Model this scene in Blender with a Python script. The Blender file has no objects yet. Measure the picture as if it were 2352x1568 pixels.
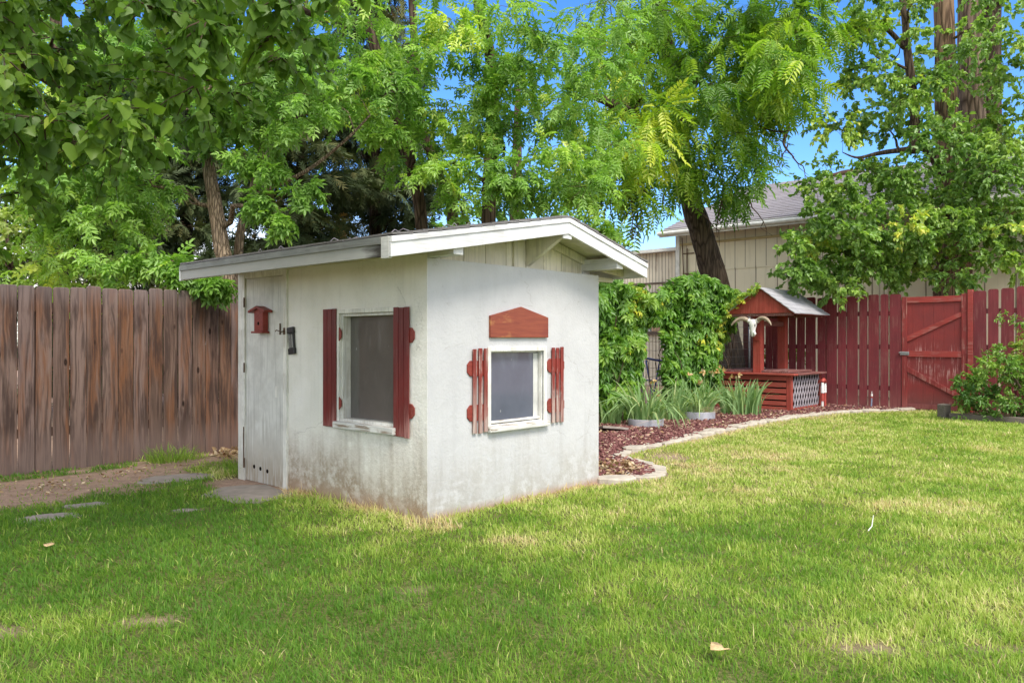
import bpy, math, random
import numpy as np
from mathutils import Vector, Matrix
random.seed(7)
rng = np.random.default_rng(11)
SC = bpy.context.scene
COL = SC.collection
PI = math.pi
# ------------------------------------------------------------------ frame of the place
F, H = 1791.0, 1.30                      # focal length in survey pixels, eye height (m)
ANG = math.radians(47.8)                 # the shed, fences and well are all turned by this
U = np.array([math.cos(ANG), math.sin(ANG)])
Vv = np.array([-U[1], U[0]])
SHED = np.array([-.61, 5.62])

def at(px, py, Y):
    return np.array([(px-1176)/F*Y, Y, H-(py-784)/F*Y])

# ------------------------------------------------------------------ object helpers
def link(o, parent=None):
    COL.objects.link(o)
    if parent is not None: o.parent = parent
    return o

def tag(o, label=None, cat=None, group=None, kind=None):
    if label: o['label'] = label
    if cat: o['category'] = cat
    if group: o['group'] = group
    if kind: o['kind'] = kind
    return o

def thing(name, label, cat, loc=(0, 0, 0), rotz=0, group=None):
    o = bpy.data.objects.new(name, None)
    o.empty_display_size = .1
    o.location = loc; o.rotation_euler = (0, 0, rotz)
    link(o)
    return tag(o, label, cat, group)

def np_mesh(name, V, faces, mat, parent=None, attrs=None, smooth=False, loc=None, mats=None, midx=None):
    """faces: list of (n,k) int arrays"""
    V = np.asarray(V, dtype=np.float32)
    if loc is not None: V = V-np.asarray(loc, dtype=np.float32)
    me = bpy.data.meshes.new(name)
    me.vertices.add(len(V)); me.vertices.foreach_set('co', V.ravel())
    idx, starts, tot, s = [], [], [], 0
    for f in faces:
        f = np.asarray(f, dtype=np.int32)
        if not len(f): continue
        k = f.shape[1]
        idx.append(f.ravel()); starts.append(s+np.arange(len(f))*k); tot.append(np.full(len(f), k)); s += f.size
    idx = np.concatenate(idx); starts = np.concatenate(starts); tot = np.concatenate(tot)
    me.loops.add(len(idx)); me.loops.foreach_set('vertex_index', idx.astype(np.int32))
    me.polygons.add(len(starts))
    me.polygons.foreach_set('loop_start', starts.astype(np.int32))
    me.polygons.foreach_set('loop_total', tot.astype(np.int32))
    if smooth: me.polygons.foreach_set('use_smooth', np.ones(len(starts), dtype=bool))
    for an, a in (attrs or {}).items():
        at_ = me.attributes.new(an, 'FLOAT', 'POINT')
        at_.data.foreach_set('value', np.asarray(a, dtype=np.float32))
    me.update(calc_edges=True)
    me.materials.append(mat)
    for m in (mats or []): me.materials.append(m)
    if midx is not None:
        cnt = [len(f) for f in faces if len(f)]
        me.polygons.foreach_set('material_index', np.repeat(np.array(midx, dtype=np.int32), cnt))
    o = bpy.data.objects.new(name, me)
    return link(o, parent)

class MB:
    def __init__(s): s.v, s.f = [], []
    def add(s, vs, fs):
        b = len(s.v)
        s.v += [tuple(x) for x in vs]; s.f += [tuple(b+i for i in f) for f in fs]
        return s
    def box(s, x0, x1, y0, y1, z0, z1, M=None):
        vs = [Vector(p) for p in ((x0,y0,z0),(x1,y0,z0),(x1,y1,z0),(x0,y1,z0),(x0,y0,z1),(x1,y0,z1),(x1,y1,z1),(x0,y1,z1))]
        if M is not None: vs = [M @ p for p in vs]
        return s.add(vs, [(0,3,2,1),(4,5,6,7),(0,1,5,4),(1,2,6,5),(2,3,7,6),(3,0,4,7)])
    def prism(s, poly, d0, d1, axis='y', M=None):
        """poly in the plane normal to axis, extruded d0..d1. axis x: (y,z); y: (x,z); z: (x,y)"""
        n = len(poly); vs = []
        for d in (d0, d1):
            for a, b in poly:
                vs.append(Vector({'x': (d,a,b), 'y': (a,d,b), 'z': (a,b,d)}[axis]))
        if M is not None: vs = [M @ p for p in vs]
        fs = [tuple(range(n)), tuple(range(2*n-1, n-1, -1))]
        fs += [((i+1) % n, i, n+i, n+(i+1) % n) for i in range(n)]
        return s.add(vs, fs)
    def tube(s, pts, rad, sides=8, cap=True, wob=0., rnd=random):
        pts = [Vector(p) for p in pts]; b = len(s.v); n = len(pts)
        if not hasattr(rad, '__len__'): rad = [rad]*n
        ref = Vector((0.13, .9, .2))
        for i, p in enumerate(pts):
            d = (pts[min(i+1, n-1)]-pts[max(i-1, 0)]).normalized()
            if abs(d.dot(ref)) > .97: ref = Vector((1, 0, 0))
            x = d.cross(ref).normalized(); y = d.cross(x)
            for k in range(sides):
                a = 2*PI*k/sides
                r = rad[i]*(1+wob*(rnd.random()-.5))
                s.v.append(tuple(p+x*math.cos(a)*r+y*math.sin(a)*r))
        for i in range(n-1):
            for k in range(sides):
                k2 = (k+1) % sides
                s.f.append((b+i*sides+k, b+i*sides+k2, b+(i+1)*sides+k2, b+(i+1)*sides+k))
        if cap:
            s.f.append(tuple(b+k for k in range(sides))[::-1]); s.f.append(tuple(b+(n-1)*sides+k for k in range(sides)))
        return s
    def lathe(s, prof, n=24, M=None):
        b = len(s.v)
        for r, z in prof:
            for k in range(n):
                p = Vector((r*math.cos(2*PI*k/n), r*math.sin(2*PI*k/n), z))
                s.v.append(tuple(M @ p if M is not None else p))
        for i in range(len(prof)-1):
            for k in range(n):
                k2 = (k+1) % n
                s.f.append((b+i*n+k, b+i*n+k2, b+(i+1)*n+k2, b+(i+1)*n+k))
        return s
    def build(s, name, mat, parent=None, bevel=0., smooth=False, loc=None):
        me = bpy.data.meshes.new(name)
        vs = s.v if loc is None else [(p[0]-loc[0], p[1]-loc[1], p[2]-loc[2]) for p in s.v]
        me.from_pydata(vs, [], s.f); me.update()
        import bmesh
        bm = bmesh.new(); bm.from_mesh(me); bmesh.ops.recalc_face_normals(bm, faces=bm.faces); bm.to_mesh(me); bm.free()
        if smooth: me.polygons.foreach_set('use_smooth', [True]*len(me.polygons))
        me.materials.append(mat)
        o = link(bpy.data.objects.new(name, me), parent)
        if bevel:
            m = o.modifiers.new('bevel', 'BEVEL'); m.width = bevel; m.segments = 2; m.limit_method = 'ANGLE'
        return o

# ------------------------------------------------------------------ material helpers
class NT:
    def __init__(s, name):
        s.m = bpy.data.materials.new(name); s.m.use_nodes = True
        s.t = s.m.node_tree; s.t.nodes.clear()
        s.out = s.t.nodes.new('ShaderNodeOutputMaterial')
    def n(s, typ, ins=None, **kw):
        o = s.t.nodes.new(typ)
        for k, v in kw.items(): setattr(o, k, v)
        for k, v in (ins or {}).items(): s.set(o.inputs[k], v)
        return o
    def set(s, sock, v):
        if isinstance(v, bpy.types.NodeSocket): s.t.links.new(v, sock)
        elif isinstance(v, bpy.types.Node): s.t.links.new(v.outputs[0], sock)
        elif isinstance(v, (tuple, list)) and len(v) == 3 and sock.type == 'RGBA': sock.default_value = (*v, 1)
        else: sock.default_value = v
    def obj(s): return s.n('ShaderNodeTexCoord').outputs['Object']
    def pos(s): return s.n('ShaderNodeNewGeometry').outputs['Position']
    def isl(s): return s.n('ShaderNodeNewGeometry').outputs['Random Per Island']
    def attr(s, name): return s.n('ShaderNodeAttribute', attribute_name=name).outputs['Fac']
    def map(s, v, scale=(1,1,1), loc=(0,0,0)):
        return s.n('ShaderNodeMapping', {'Vector': v, 'Scale': scale, 'Location': loc}).outputs[0]
    def noise(s, v, scale=5, detail=4, rough=.55, dist=0):
        return s.n('ShaderNodeTexNoise', {'Vector': v, 'Scale': scale, 'Detail': detail, 'Roughness': rough, 'Distortion': dist}).outputs[0]
    def vor(s, v, scale=5, feature='F1', out='Distance'):
        return s.n('ShaderNodeTexVoronoi', {'Vector': v, 'Scale': scale}, feature=feature).outputs[out]
    def ramp(s, fac, stops, interp='LINEAR'):
        r = s.n('ShaderNodeValToRGB', {'Fac': fac}); e = r.color_ramp.elements; r.color_ramp.interpolation = interp
        while len(e) < len(stops): e.new(.5)
        for i, (p, c) in enumerate(stops):
            e[i].position = p
            e[i].color = (c, c, c, 1) if not hasattr(c, '__len__') else (*c[:3], 1)
        return r.outputs[0]
    def mix(s, f, a, b, blend='MIX'):
        m = s.n('ShaderNodeMix', data_type='RGBA', blend_type=blend)
        s.set(m.inputs[0], f); s.set(m.inputs[6], a); s.set(m.inputs[7], b)
        return m.outputs[2]
    def math(s, op, a, b=0., c=0., clamp=False):
        m = s.n('ShaderNodeMath', operation=op, use_clamp=clamp)
        s.set(m.inputs[0], a); s.set(m.inputs[1], b); s.set(m.inputs[2], c)
        return m.outputs[0]
    def sep(s, v): return s.n('ShaderNodeSeparateXYZ', {'Vector': v}).outputs
    def comb(s, x=0., y=0., z=0.): return s.n('ShaderNodeCombineXYZ', {'X': x, 'Y': y, 'Z': z}).outputs[0]
    def vadd(s, a, b): return s.n('ShaderNodeVectorMath', {0: a, 1: b}, operation='ADD').outputs[0]
    def mr(s, v, a, b, c=0., d=1.):
        return s.n('ShaderNodeMapRange', {'Value': v, 'From Min': a, 'From Max': b, 'To Min': c, 'To Max': d}).outputs[0]
    def bump(s, h, strength=.5, dist=.01):
        return s.n('ShaderNodeBump', {'Height': h, 'Strength': strength, 'Distance': dist}).outputs[0]
    def pbr(s, col, rough=.7, spec=.3, normal=None, metal=0.):
        p = s.n('ShaderNodeBsdfPrincipled', {'Base Color': col, 'Roughness': rough, 'Specular IOR Level': spec, 'Metallic': metal})
        if normal is not None: s.set(p.inputs['Normal'], normal)
        return p.outputs[0]
    def done(s, sh):
        s.set(s.out.inputs['Surface'], sh); return s.m

def m_stucco(name, left):
    t = NT(name); v = t.obj(); z = t.sep(v)[2]
    big = t.noise(v, 2.3, 5, .6); fine = t.noise(v, 9, 6, .68); spk = t.noise(v, 55, 4, .7)
    streak = t.noise(t.map(v, (8, 8, .55)), 1.5, 5, .62)
    k = 1.0 if left else .69  # light balance in the base: shaded left wall paler, sunlit front darker
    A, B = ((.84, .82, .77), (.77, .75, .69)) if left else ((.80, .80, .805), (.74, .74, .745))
    col = t.mix(t.ramp(big, [(.40, 0), (.6, 1)]), tuple(q*k for q in A), tuple(q*k for q in B))
    col = t.mix(t.ramp(streak, [(.53, 0), (.68, .22 if left else .14)]), col, tuple(q*k*.72 for q in B))
    col = t.mix(t.ramp(spk, [(.60, 0), (.72, .3)]), col, tuple(q*k*.6 for q in B))
    # rain splash and soil stain low on the wall, an uneven tide line
    edge = t.math('ADD', z, t.math('MULTIPLY', t.math('SUBTRACT', fine, .5), .75))
    edge = t.math('ADD', edge, t.math('MULTIPLY', t.math('SUBTRACT', big, .5), 1.0))
    edge = t.math('ADD', edge, t.math('MULTIPLY', t.math('SUBTRACT', streak, .5), -.5))
    if left:
        grime = t.ramp(edge, [(.05, 1), (.24, .80), (.42, .42), (.66, 0)])
        col = t.mix(t.math('MULTIPLY', grime, t.ramp(fine, [(.40, .45), (.56, 1)])), col, (.28, .21, .14))
        col = t.mix(t.math('MULTIPLY', t.ramp(z, [(.02, 1), (.16, 0)]), t.ramp(big, [(.4, .45), (.55, .9)])), col, (.36, .245, .165))
    else:
        grime = t.ramp(edge, [(.05, .85), (.28, .55), (.52, 0)])
        col = t.mix(t.math('MULTIPLY', grime, t.ramp(fine, [(.42, .2), (.56, .9)])), col, (.34, .315, .275))
        col = t.mix(t.ramp(z, [(.0, .85), (.075, 0)]), col, (.37, .23, .15))
    # hairline cracks
    cr = t.vor(t.vadd(t.map(v, (1.5, 1.5, 1.5)), t.comb(t.math('MULTIPLY', fine, .5), t.math('MULTIPLY', big, .4), 0.)), 1., 'DISTANCE_TO_EDGE')
    col = t.mix(t.math('MULTIPLY', t.ramp(cr, [(.0, .4), (.008, 0)]), t.ramp(big, [(.5, 0), (.56, 1)])), col, (.25, .23, .2))
    h = t.math('ADD', t.noise(v, 46, 5, .66), t.math('MULTIPLY', t.noise(v, 12, 5, .62, .8), 1.5))
    return t.done(t.pbr(col, .88, .15, t.bump(h, .5 if left else .34, .009)))

def m_paint_wood(name, base, worn, amount=.5, stain=None, axis='z', rough=.6, lowz=None, scale=1.):
    """painted timber, grain along axis, worn through in streaks"""
    t = NT(name); v = t.obj(); r = t.isl()
    sc = {'x': (1.2, 26, 26), 'y': (26, 1.2, 26), 'z': (26, 26, 1.2)}[axis]
    sc = tuple(a*scale for a in sc)
    vg = t.vadd(t.map(v, sc), t.comb(t.math('MULTIPLY', r, 91.), t.math('MULTIPLY', r, 37.), t.math('MULTIPLY', r, 53.)))
    grain = t.noise(vg, 1.6, 6, .65, .4); blot = t.noise(v, 4.5, 4, .6)
    col = t.mix(t.math('MULTIPLY', t.math('SUBTRACT', r, .5), .75), base, tuple(c*1.5 for c in base))
    col = t.mix(t.ramp(blot, [(.42, 0), (.6, .5)]), col, tuple(c*.7 for c in base))
    col = t.mix(t.ramp(grain, [(.40, .5), (.5, 0)]), col, tuple(c*.62 for c in base))
    mask = t.math('MULTIPLY', t.ramp(grain, [(.52, 0), (.57, 1)]), t.ramp(blot, [(.44, 0), (.56, 1)]))
    mask = t.math('MULTIPLY', mask, amount)
    if lowz:
        z = t.sep(v)[2]
        lz = t.mr(t.math('ADD', z, t.math('ADD', t.math('MULTIPLY', t.math('SUBTRACT', grain, .5), 1.5), t.math('MULTIPLY', t.math('SUBTRACT', r, .5), .25))), lowz[0], lowz[1], 1, 0)
        mask = t.math('MAXIMUM', mask, t.math('MULTIPLY', lz, t.ramp(grain, [(.44, .3), (.55, .95)])))
    col = t.mix(mask, col, worn)
    if stain:
        col = t.mix(t.ramp(t.noise(v, 1.7, 5), [(.5, 0), (.72, .7)]), col, stain)
    return t.done(t.pbr(col, rough, .3, t.bump(grain, .35, .004)))

def m_fence_brown():
    t = NT('weathered_cedar'); v = t.obj(); r = t.isl(); x, y, z = t.sep(v)
    off = t.comb(t.math('MULTIPLY', r, 113.), t.math('MULTIPLY', r, 71.), t.math('MULTIPLY', r, 29.))
    w = t.vadd(v, off)
    warp = t.noise(t.map(w, (6, 6, .9)), 1, 2)
    wv = t.vadd(t.map(w, (34, 34, 1.1)), t.comb(t.math('MULTIPLY', warp, 5.), 0., 0.))
    grain = t.noise(wv, 1.3, 6, .62)
    patch = t.noise(t.map(w, (7, 7, .75)), 1.2, 4, .6)
    patch2 = t.noise(t.map(w, (9, 9, 1.4)), 1.0, 4, .6)
    base = t.ramp(r, [(0, (.14, .088, .066)), (.3, (.215, .148, .122)), (.5, (.19, .132, .118)), (.7, (.19, .10, .06)), (.85, (.155, .108, .092)), (1, (.235, .17, .15))])
    col = t.mix(t.ramp(patch, [(.49, 0), (.6, .72)]), base, (.19, .08, .036))
    col = t.mix(t.ramp(patch2, [(.50, 0), (.63, .8)]), col, (.05, .031, .026))
    col = t.mix(t.ramp(grain, [(.40, .75), (.52, 0)]), col, (.055, .036, .031))
    col = t.mix(t.ramp(grain, [(.56, 0), (.68, .35)]), col, (.29, .21, .18))
    kn = t.vor(t.map(w, (5.2, 5.2, 2.1)), 1.0)
    col = t.mix(t.ramp(kn, [(.055, .95), (.1, 0)]), col, (.018, .011, .009))
    rings = t.math('SINE', t.math('MULTIPLY', kn, 90.))
    col = t.mix(t.math('MULTIPLY', t.ramp(kn, [(.08, .35), (.28, 0)]), t.ramp(rings, [(.4, 0), (.9, 1)])), col, (.09, .04, .02))
    low = t.mr(t.math('ADD', z, t.math('MULTIPLY', patch, .3)), .32, .62, 1, 0)
    col = t.mix(t.math('MULTIPLY', low, .6), col, (.19, .135, .12))
    top = t.mr(t.math('ADD', z, t.math('MULTIPLY', grain, .25)), 1.75, 2.05, 0, 1)
    col = t.mix(t.math('MULTIPLY', top, .65), col, (.21, .17, .165))
    return t.done(t.pbr(col, .8, .15, t.bump(grain, .5, .004)))

def m_leaf(name, stops, trans=.38, rough=.40, spec=.5, tcol=1.35):
    t = NT(name); a = t.attr('tint')
    col = t.ramp(a, stops)
    p = t.pbr(col, rough, spec)
    tc = t.mix(1., col, (tcol*1.05, tcol*1.15, tcol*.55), 'MULTIPLY')
    tr = t.n('ShaderNodeBsdfTranslucent', {'Color': tc}).outputs[0]
    return t.done(t.n('ShaderNodeMixShader', {0: trans, 1: p, 2: tr}).outputs[0])

def m_bark(name, a, b, c, sc=(16, 16, 3.2)):
    t = NT(name); v = t.obj()
    n1 = t.noise(t.map(v, sc), 1, 6, .6, .6); n2 = t.noise(v, 2.2, 4)
    vo = t.vor(t.map(v, tuple(x*1.1 for x in sc)), 1, 'DISTANCE_TO_EDGE')
    col = t.ramp(n1, [(.3, a), (.55, b), (.75, c)])
    col = t.mix(t.ramp(vo, [(.02, .8), (.16, 0)]), col, tuple(x*.35 for x in a))
    col = t.mix(t.ramp(n2, [(.45, 0), (.7, .45)]), col, tuple(x*.75 for x in b))
    h = t.math('ADD', n1, t.ramp(vo, [(0, 0), (.25, .8)]))
    return t.done(t.pbr(col, .9, .1, t.bump(h, .9, .03)))

def m_plain(name, col, rough=.6, spec=.3, metal=0., var=.15, scale=8, bump=.15):
    t = NT(name); v = t.obj()
    n = t.noise(v, scale, 5, .6)
    c = t.mix(t.ramp(n, [(.3, 0), (.7, 1)]), tuple(x*(1-var) for x in col), tuple(min(1, x*(1+var)) for x in col))
    return t.done(t.pbr(c, rough, spec, t.bump(n, bump, .003), metal))

M = {}
M['stucco_left'] = m_stucco('stucco_soiled', True)
M['stucco_front'] = m_stucco('stucco_white', False)
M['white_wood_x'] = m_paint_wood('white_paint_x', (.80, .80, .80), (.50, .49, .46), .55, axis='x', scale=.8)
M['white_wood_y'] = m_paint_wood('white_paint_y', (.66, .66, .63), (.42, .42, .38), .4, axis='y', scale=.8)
M['cream_wood'] = m_paint_wood('cream_paint', (.74, .71, .57), (.52, .47, .33), .35)
M['cream_wood_y'] = m_paint_wood('cream_paint_y', (.74, .71, .57), (.52, .47, .33), .35, axis='y')
M['door_wood'] = m_paint_wood('door_paint', (.68, .68, .645), (.30, .24, .17), .10, lowz=(.10, .55))
M['trim_wood'] = m_paint_wood('trim_paint', (.76, .75, .70), (.42, .38, .30), .5, lowz=(-.1, .3))
M['sill_wood'] = m_paint_wood('sill_paint', (.72, .71, .68), (.27, .21, .16), 1., axis='y', rough=.8)
M['sill_wood_x'] = m_paint_wood('sill_paint_x', (.74, .73, .68), (.24, .17, .11), 1., axis='x', rough=.8)
M['shutter_deep'] = m_paint_wood('shutter_paint_deep', (.145, .017, .015), (.42, .21, .19), .12, lowz=(.62, .78), rough=.5)
M['shutter_worn'] = m_paint_wood('shutter_paint_worn', (.215, .032, .024), (.47, .385, .34), .8, lowz=(.72, .95), rough=.55)
M['batten_red'] = m_paint_wood('batten_paint', (.25, .042, .03), (.4, .16, .12), .2, axis='x', rough=.5)
M['red_fence'] = m_paint_wood('red_fence_stain', (.19, .032, .038), (.27, .11, .095), .5, stain=(.135, .024, .030), lowz=(-.05, .35), rough=.65)
M['gate_red'] = m_paint_wood('gate_stain', (.255, .037, .034), (.44, .24, .20), .6, stain=(.19, .032, .032), lowz=(-.25, .25), rough=.6)
M['gate_rail'] = m_paint_wood('gate_rail_stain', (.33, .048, .04), (.48, .28, .24), .35, rough=.6, axis='x')
M['well_red'] = m_paint_wood('well_paint', (.34, .062, .045), (.42, .16, .12), .3, rough=.55)
M['well_red_y'] = m_paint_wood('well_paint_y', (.37, .075, .055), (.46, .20, .15), .3, rough=.55, axis='y')
M['well_dark'] = m_paint_wood('well_deck_paint', (.22, .085, .075), (.30, .22, .20), .8, rough=.7, axis='x')
M['fence_brown'] = m_fence_brown()
M['black_plastic'] = m_plain('black_plastic', (.022, .022, .023), .4, .4)
M['white_mark'] = m_plain('white_print', (.62, .62, .60), .5)
M['dark_hole'] = m_plain('hole_dark', (.012, .009, .008), .9, .05)
M['rust'] = m_plain('rusty_iron', (.12, .075, .05), .8, .2, .3, .4, 60)
M['steel'] = m_plain('galvanised_steel', (.42, .43, .44), .42, .5, .8, .2, 30)
M['wire'] = m_plain('galvanised_wire', (.20, .20, .20), .5, .4, .5)
M['lattice'] = m_paint_wood('lattice_weathered', (.34, .31, .34), (.24, .2, .22), .6, rough=.8)
M['bone'] = m_plain('bleached_bone', (.80, .79, .76), .7, .25, 0, .12, 30, .6)
M['horn'] = m_plain('horn_brown', (.34, .27, .20), .45, .4, 0, .4, 14)
M['pvc_white'] = m_plain('pvc_white', (.76, .75, .72), .4, .4)
M['pvc_red'] = m_plain('pvc_red', (.40, .07, .055), .5, .35)
M['pvc_grey'] = m_plain('pvc_bluegrey', (.26, .31, .42), .4, .4)
M['planter'] = m_plain('planter_grey', (.33, .33, .37), .5, .35, 0, .18, 5)
M['stone'] = m_plain('edging_stone', (.43, .385, .32), .85, .2, 0, .22, 9, .8)
M['slate'] = m_plain('grey_slab', (.27, .235, .205), .8, .2, 0, .2, 9, .5)
M['timber'] = m_paint_wood('landscape_timber', (.17, .145, .12), (.24, .2, .17), .6, axis='x', rough=.85)
M['soil_pot'] = m_plain('potting_soil', (.09, .065, .045), .95, .05, 0, .4, 40, .9)
M['gutter'] = m_plain('gutter_white', (.62, .62, .58), .45, .35)
M['blue_metal'] = m_plain('blue_enamel', (.03, .06, .30), .4, .4)
M['dry_leaf'] = m_plain('dry_leaf', (.56, .40, .21), .8, .15, 0, .3, 60)
M['brown_frame'] = m_plain('brown_window_trim', (.12, .085, .065), .6)
M['curtain'] = m_plain('pale_curtain', (.55, .55, .52), .8)

def m_shingle(name, c1, c2, dark, row, tabw, ax=0, ay=1):
    t = NT(name); v = t.obj()
    n = t.noise(v, 60, 4, .7); b = t.noise(v, 1.6, 5, .6)
    col = t.mix(t.ramp(n, [(.35, 0), (.65, 1)]), c1, c2)
    col = t.mix(t.ramp(b, [(.45, 0), (.7, .5)]), col, dark)
    isl = t.isl()
    col = t.mix(t.math('MULTIPLY', isl, .35), col, dark)
    return t.done(t.pbr(col, .92, .12, t.bump(n, .6, .004)))
M['shingle_grey'] = m_shingle('shingle_grey', (.27, .26, .26), (.20, .19, .19), (.11, .10, .09), .14, .3)
M['shingle_well'] = m_shingle('shingle_well', (.44, .44, .47), (.34, .34, .37), (.25, .24, .25), .14, .3)
M['shingle_barn'] = m_shingle('shingle_barn', (.31, .29, .31), (.25, .235, .25), (.2, .18, .19), .14, .3)

def m_glass(name, tint, top):
    t = NT(name); v = t.obj(); z = t.sep(v)[2]
    n = t.noise(v, 3, 5, .6); d = t.noise(t.map(v, (14, 14, 3)), 1, 5, .65)
    col = t.mix(t.ramp(n, [(.3, 0), (.7, 1)]), tint, tuple(c*1.3 for c in tint))
    col = t.mix(t.ramp(d, [(.55, 0), (.8, .35)]), col, tuple(min(1, c*1.9) for c in tint))
    sm = t.vor(t.map(v, (9, 9, 5)), 1)
    col = t.mix(t.ramp(sm, [(.03, .6), (.07, 0)]), col, (.35, .36, .37))
    return t.done(t.pbr(col, t.ramp(d, [(.4, .04), (.6, .16)]), .8))
M['glass_left'] = m_glass('dusty_glass_warm', (.105, .096, .088), .5)
M['glass_front'] = m_glass('dusty_glass_cool', (.088, .097, .132), .5)

def m_barn(name, base, vstep, vwid, axis=0, rust=False):
    t = NT(name); v = t.obj(); c = t.sep(v); x = c[axis]; z = c[2]
    fx = t.math('FRACT', t.math('DIVIDE', x, vstep))
    groove = t.math('LESS_THAN', fx, vwid/vstep)
    n = t.noise(v, 1.4, 5, .6); st = t.noise(t.map(v, (9, 9, .6)), 1, 4, .6)
    pid = t.n('ShaderNodeTexWhiteNoise', {'W': t.math('FLOOR', t.math('DIVIDE', x, vstep))}, noise_dimensions='1D').outputs[0]
    col = t.mix(t.math('MULTIPLY', pid, .25), base, tuple(q*.85 for q in base))
    col = t.mix(t.ramp(n, [(.4, 0), (.75, .45)]), col, tuple(q*.8 for q in base))
    col = t.mix(t.ramp(st, [(.55, 0), (.8, .4)]), col, (.36, .30, .22))
    if rust: col = t.mix(t.math('MULTIPLY', t.ramp(st, [(.5, 0), (.66, 1)]), t.ramp(n, [(.4, 0), (.6, .8)])), col, (.27, .2, .15))
    col = t.mix(t.math('MULTIPLY', groove, .75), col, (.13, .10, .075))
    return t.done(t.pbr(col, .75, .25, t.bump(t.math('SUBTRACT', 1., groove), .6, .02)))
M['barn_wall'] = m_barn('barn_panels', (.74, .68, .52), .29, .018)
M['barn_low'] = m_barn('barn_low_panels', (.74, .68, .52), .58, .03)
M['annex_wall'] = m_barn('annex_siding', (.74, .68, .55), .11, .02, rust=True)

M['bark_ash'] = m_bark('bark_ash', (.26, .19, .13), (.40, .30, .21), (.50, .39, .29), (26, 26, 4.))
M['bark_dark'] = m_bark('bark_dark', (.065, .046, .034), (.13, .092, .066), (.20, .145, .105), (11, 11, 1.8))
M['bark_elm'] = m_bark('bark_elm', (.12, .085, .06), (.21, .155, .115), (.31, .235, .175), (8, 8, 1.1))
M['bark_red'] = m_bark('bark_reddish', (.14, .085, .055), (.235, .155, .10), (.33, .25, .18), (9, 9, 1.0))
M['twig'] = m_plain('twig_brown', (.085, .06, .042), .9, .1)

M['leaf_ash'] = m_leaf('leaf_ash', [(0, (0.123, 0.250, 0.048)), (.45, (0.210, 0.383, 0.068)), (.8, (0.321, 0.498, 0.081)), (1, (0.566, 0.651, 0.114))])
M['leaf_locust'] = m_leaf('leaf_locust', [(0, (0.098, 0.213, 0.025)), (.45, (0.195, 0.347, 0.033)), (.8, (0.362, 0.481, 0.047)), (1, (0.542, 0.587, 0.084))], .42)
M['leaf_elm'] = m_leaf('leaf_elm', [(0, (0.125, 0.237, 0.053)), (.45, (0.212, 0.355, 0.075)), (.8, (0.374, 0.514, 0.100)), (1, (0.698, 0.665, 0.133))], .34)
M['leaf_maple'] = m_leaf('leaf_maple', [(0, (0.081, 0.158, 0.029)), (.5, (0.131, 0.238, 0.040)), (.85, (0.202, 0.317, 0.046)), (1, (0.365, 0.444, 0.066))], .42, .4, .3)
M['leaf_lime'] = m_leaf('leaf_lime', [(0, (.16, .28, .05)), (.5, (.30, .42, .09)), (1, (.48, .56, .2))], .4)
M['needle'] = m_leaf('needles_dark', [(0, (0.048, 0.073, 0.035)), (.6, (0.099, 0.132, 0.057)), (.9, (0.206, 0.198, 0.075)), (1, (0.381, 0.225, 0.090))], .12, .6, .2)
M['leaf_vine'] = m_leaf('leaf_vine', [(0, (0.083, 0.199, 0.033)), (.5, (0.148, 0.298, 0.044)), (.8, (0.258, 0.398, 0.051)), (1, (0.663, 0.611, 0.077))], .3, .38, .4)
M['leaf_bush'] = m_leaf('leaf_bush', [(0, (0.097, 0.209, 0.048)), (.5, (0.177, 0.322, 0.056)), (.85, (0.322, 0.451, 0.081)), (1, (0.515, 0.531, 0.113))], .3)
M['leaf_iris'] = m_leaf('leaf_iris', [(0, (.16, .28, .10)), (.5, (.26, .40, .17)), (.85, (.38, .48, .2)), (1, (.55, .52, .28))], .3, .5, .3)
M['petal'] = m_leaf('faded_petal', [(0, (.5, .26, .07)), (.6, (.6, .42, .22)), (1, (.62, .52, .36))], .3)
M['grass'] = m_leaf('grass_blade', [(0, (.095, .215, .024)), (.3, (.18, .31, .036)), (.55, (.33, .43, .075)), (.75, (.50, .54, .17)), (.88, (.64, .58, .29)), (1, (.60, .46, .28))], .34, .55, .25)
M['litter'] = m_leaf('leaf_litter', [(0, (.24, .13, .07)), (.5, (.42, .30, .17)), (1, (.66, .54, .38))], .15, .8, .1)

def m_chip():
    t = NT('red_bark_chip'); r = t.isl()
    return t.done(t.pbr(t.ramp(r, [(0, (.085, .03, .03)), (.4, (.15, .058, .056)), (.75, (.22, .10, .092)), (.92, (.36, .2, .16)), (1, (.5, .4, .3))]), .85, .15))
M['chip'] = m_chip()

def m_ground():
    t = NT('ground_soil'); v = t.pos()
    n = t.noise(v, 1.3, 6, .6); f = t.noise(v, 45, 4, .7); g = t.noise(v, 9, 4, .6)
    soil = t.mix(t.ramp(f, [(.3, 0), (.7, 1)]), (.29, .195, .145), (.46, .33, .25))
    soil = t.mix(t.ramp(g, [(.4, 0), (.7, .5)]), soil, (.155, .105, .075))
    thatch_shade = t.mix(t.ramp(f, [(.35, 0), (.65, 1)]), (.055, .085, .02), (.19, .175, .07))  # darkened to read as shade in the gaps between blades
    a = t.attr('lawn')
    col = t.mix(a, soil, thatch_shade)
    h = t.math('ADD', f, t.math('MULTIPLY', g, 2.))
    return t.done(t.pbr(col, .95, .05, t.bump(h, .7, .02)))
M['ground'] = m_ground()
def m_mulchbase():
    t = NT('mulch_soil'); v = t.pos()
    f = t.noise(v, 60, 4, .7)
    return t.done(t.pbr(t.ramp(f, [(.3, (.07, .025, .024)), (.7, (.19, .075, .068))]), .95, .05, t.bump(f, 1., .02)))
M['mulch'] = m_mulchbase()

# ------------------------------------------------------------------ numpy helpers
def unit(a): return a/np.maximum(np.linalg.norm(a, axis=-1, keepdims=True), 1e-9)

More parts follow.
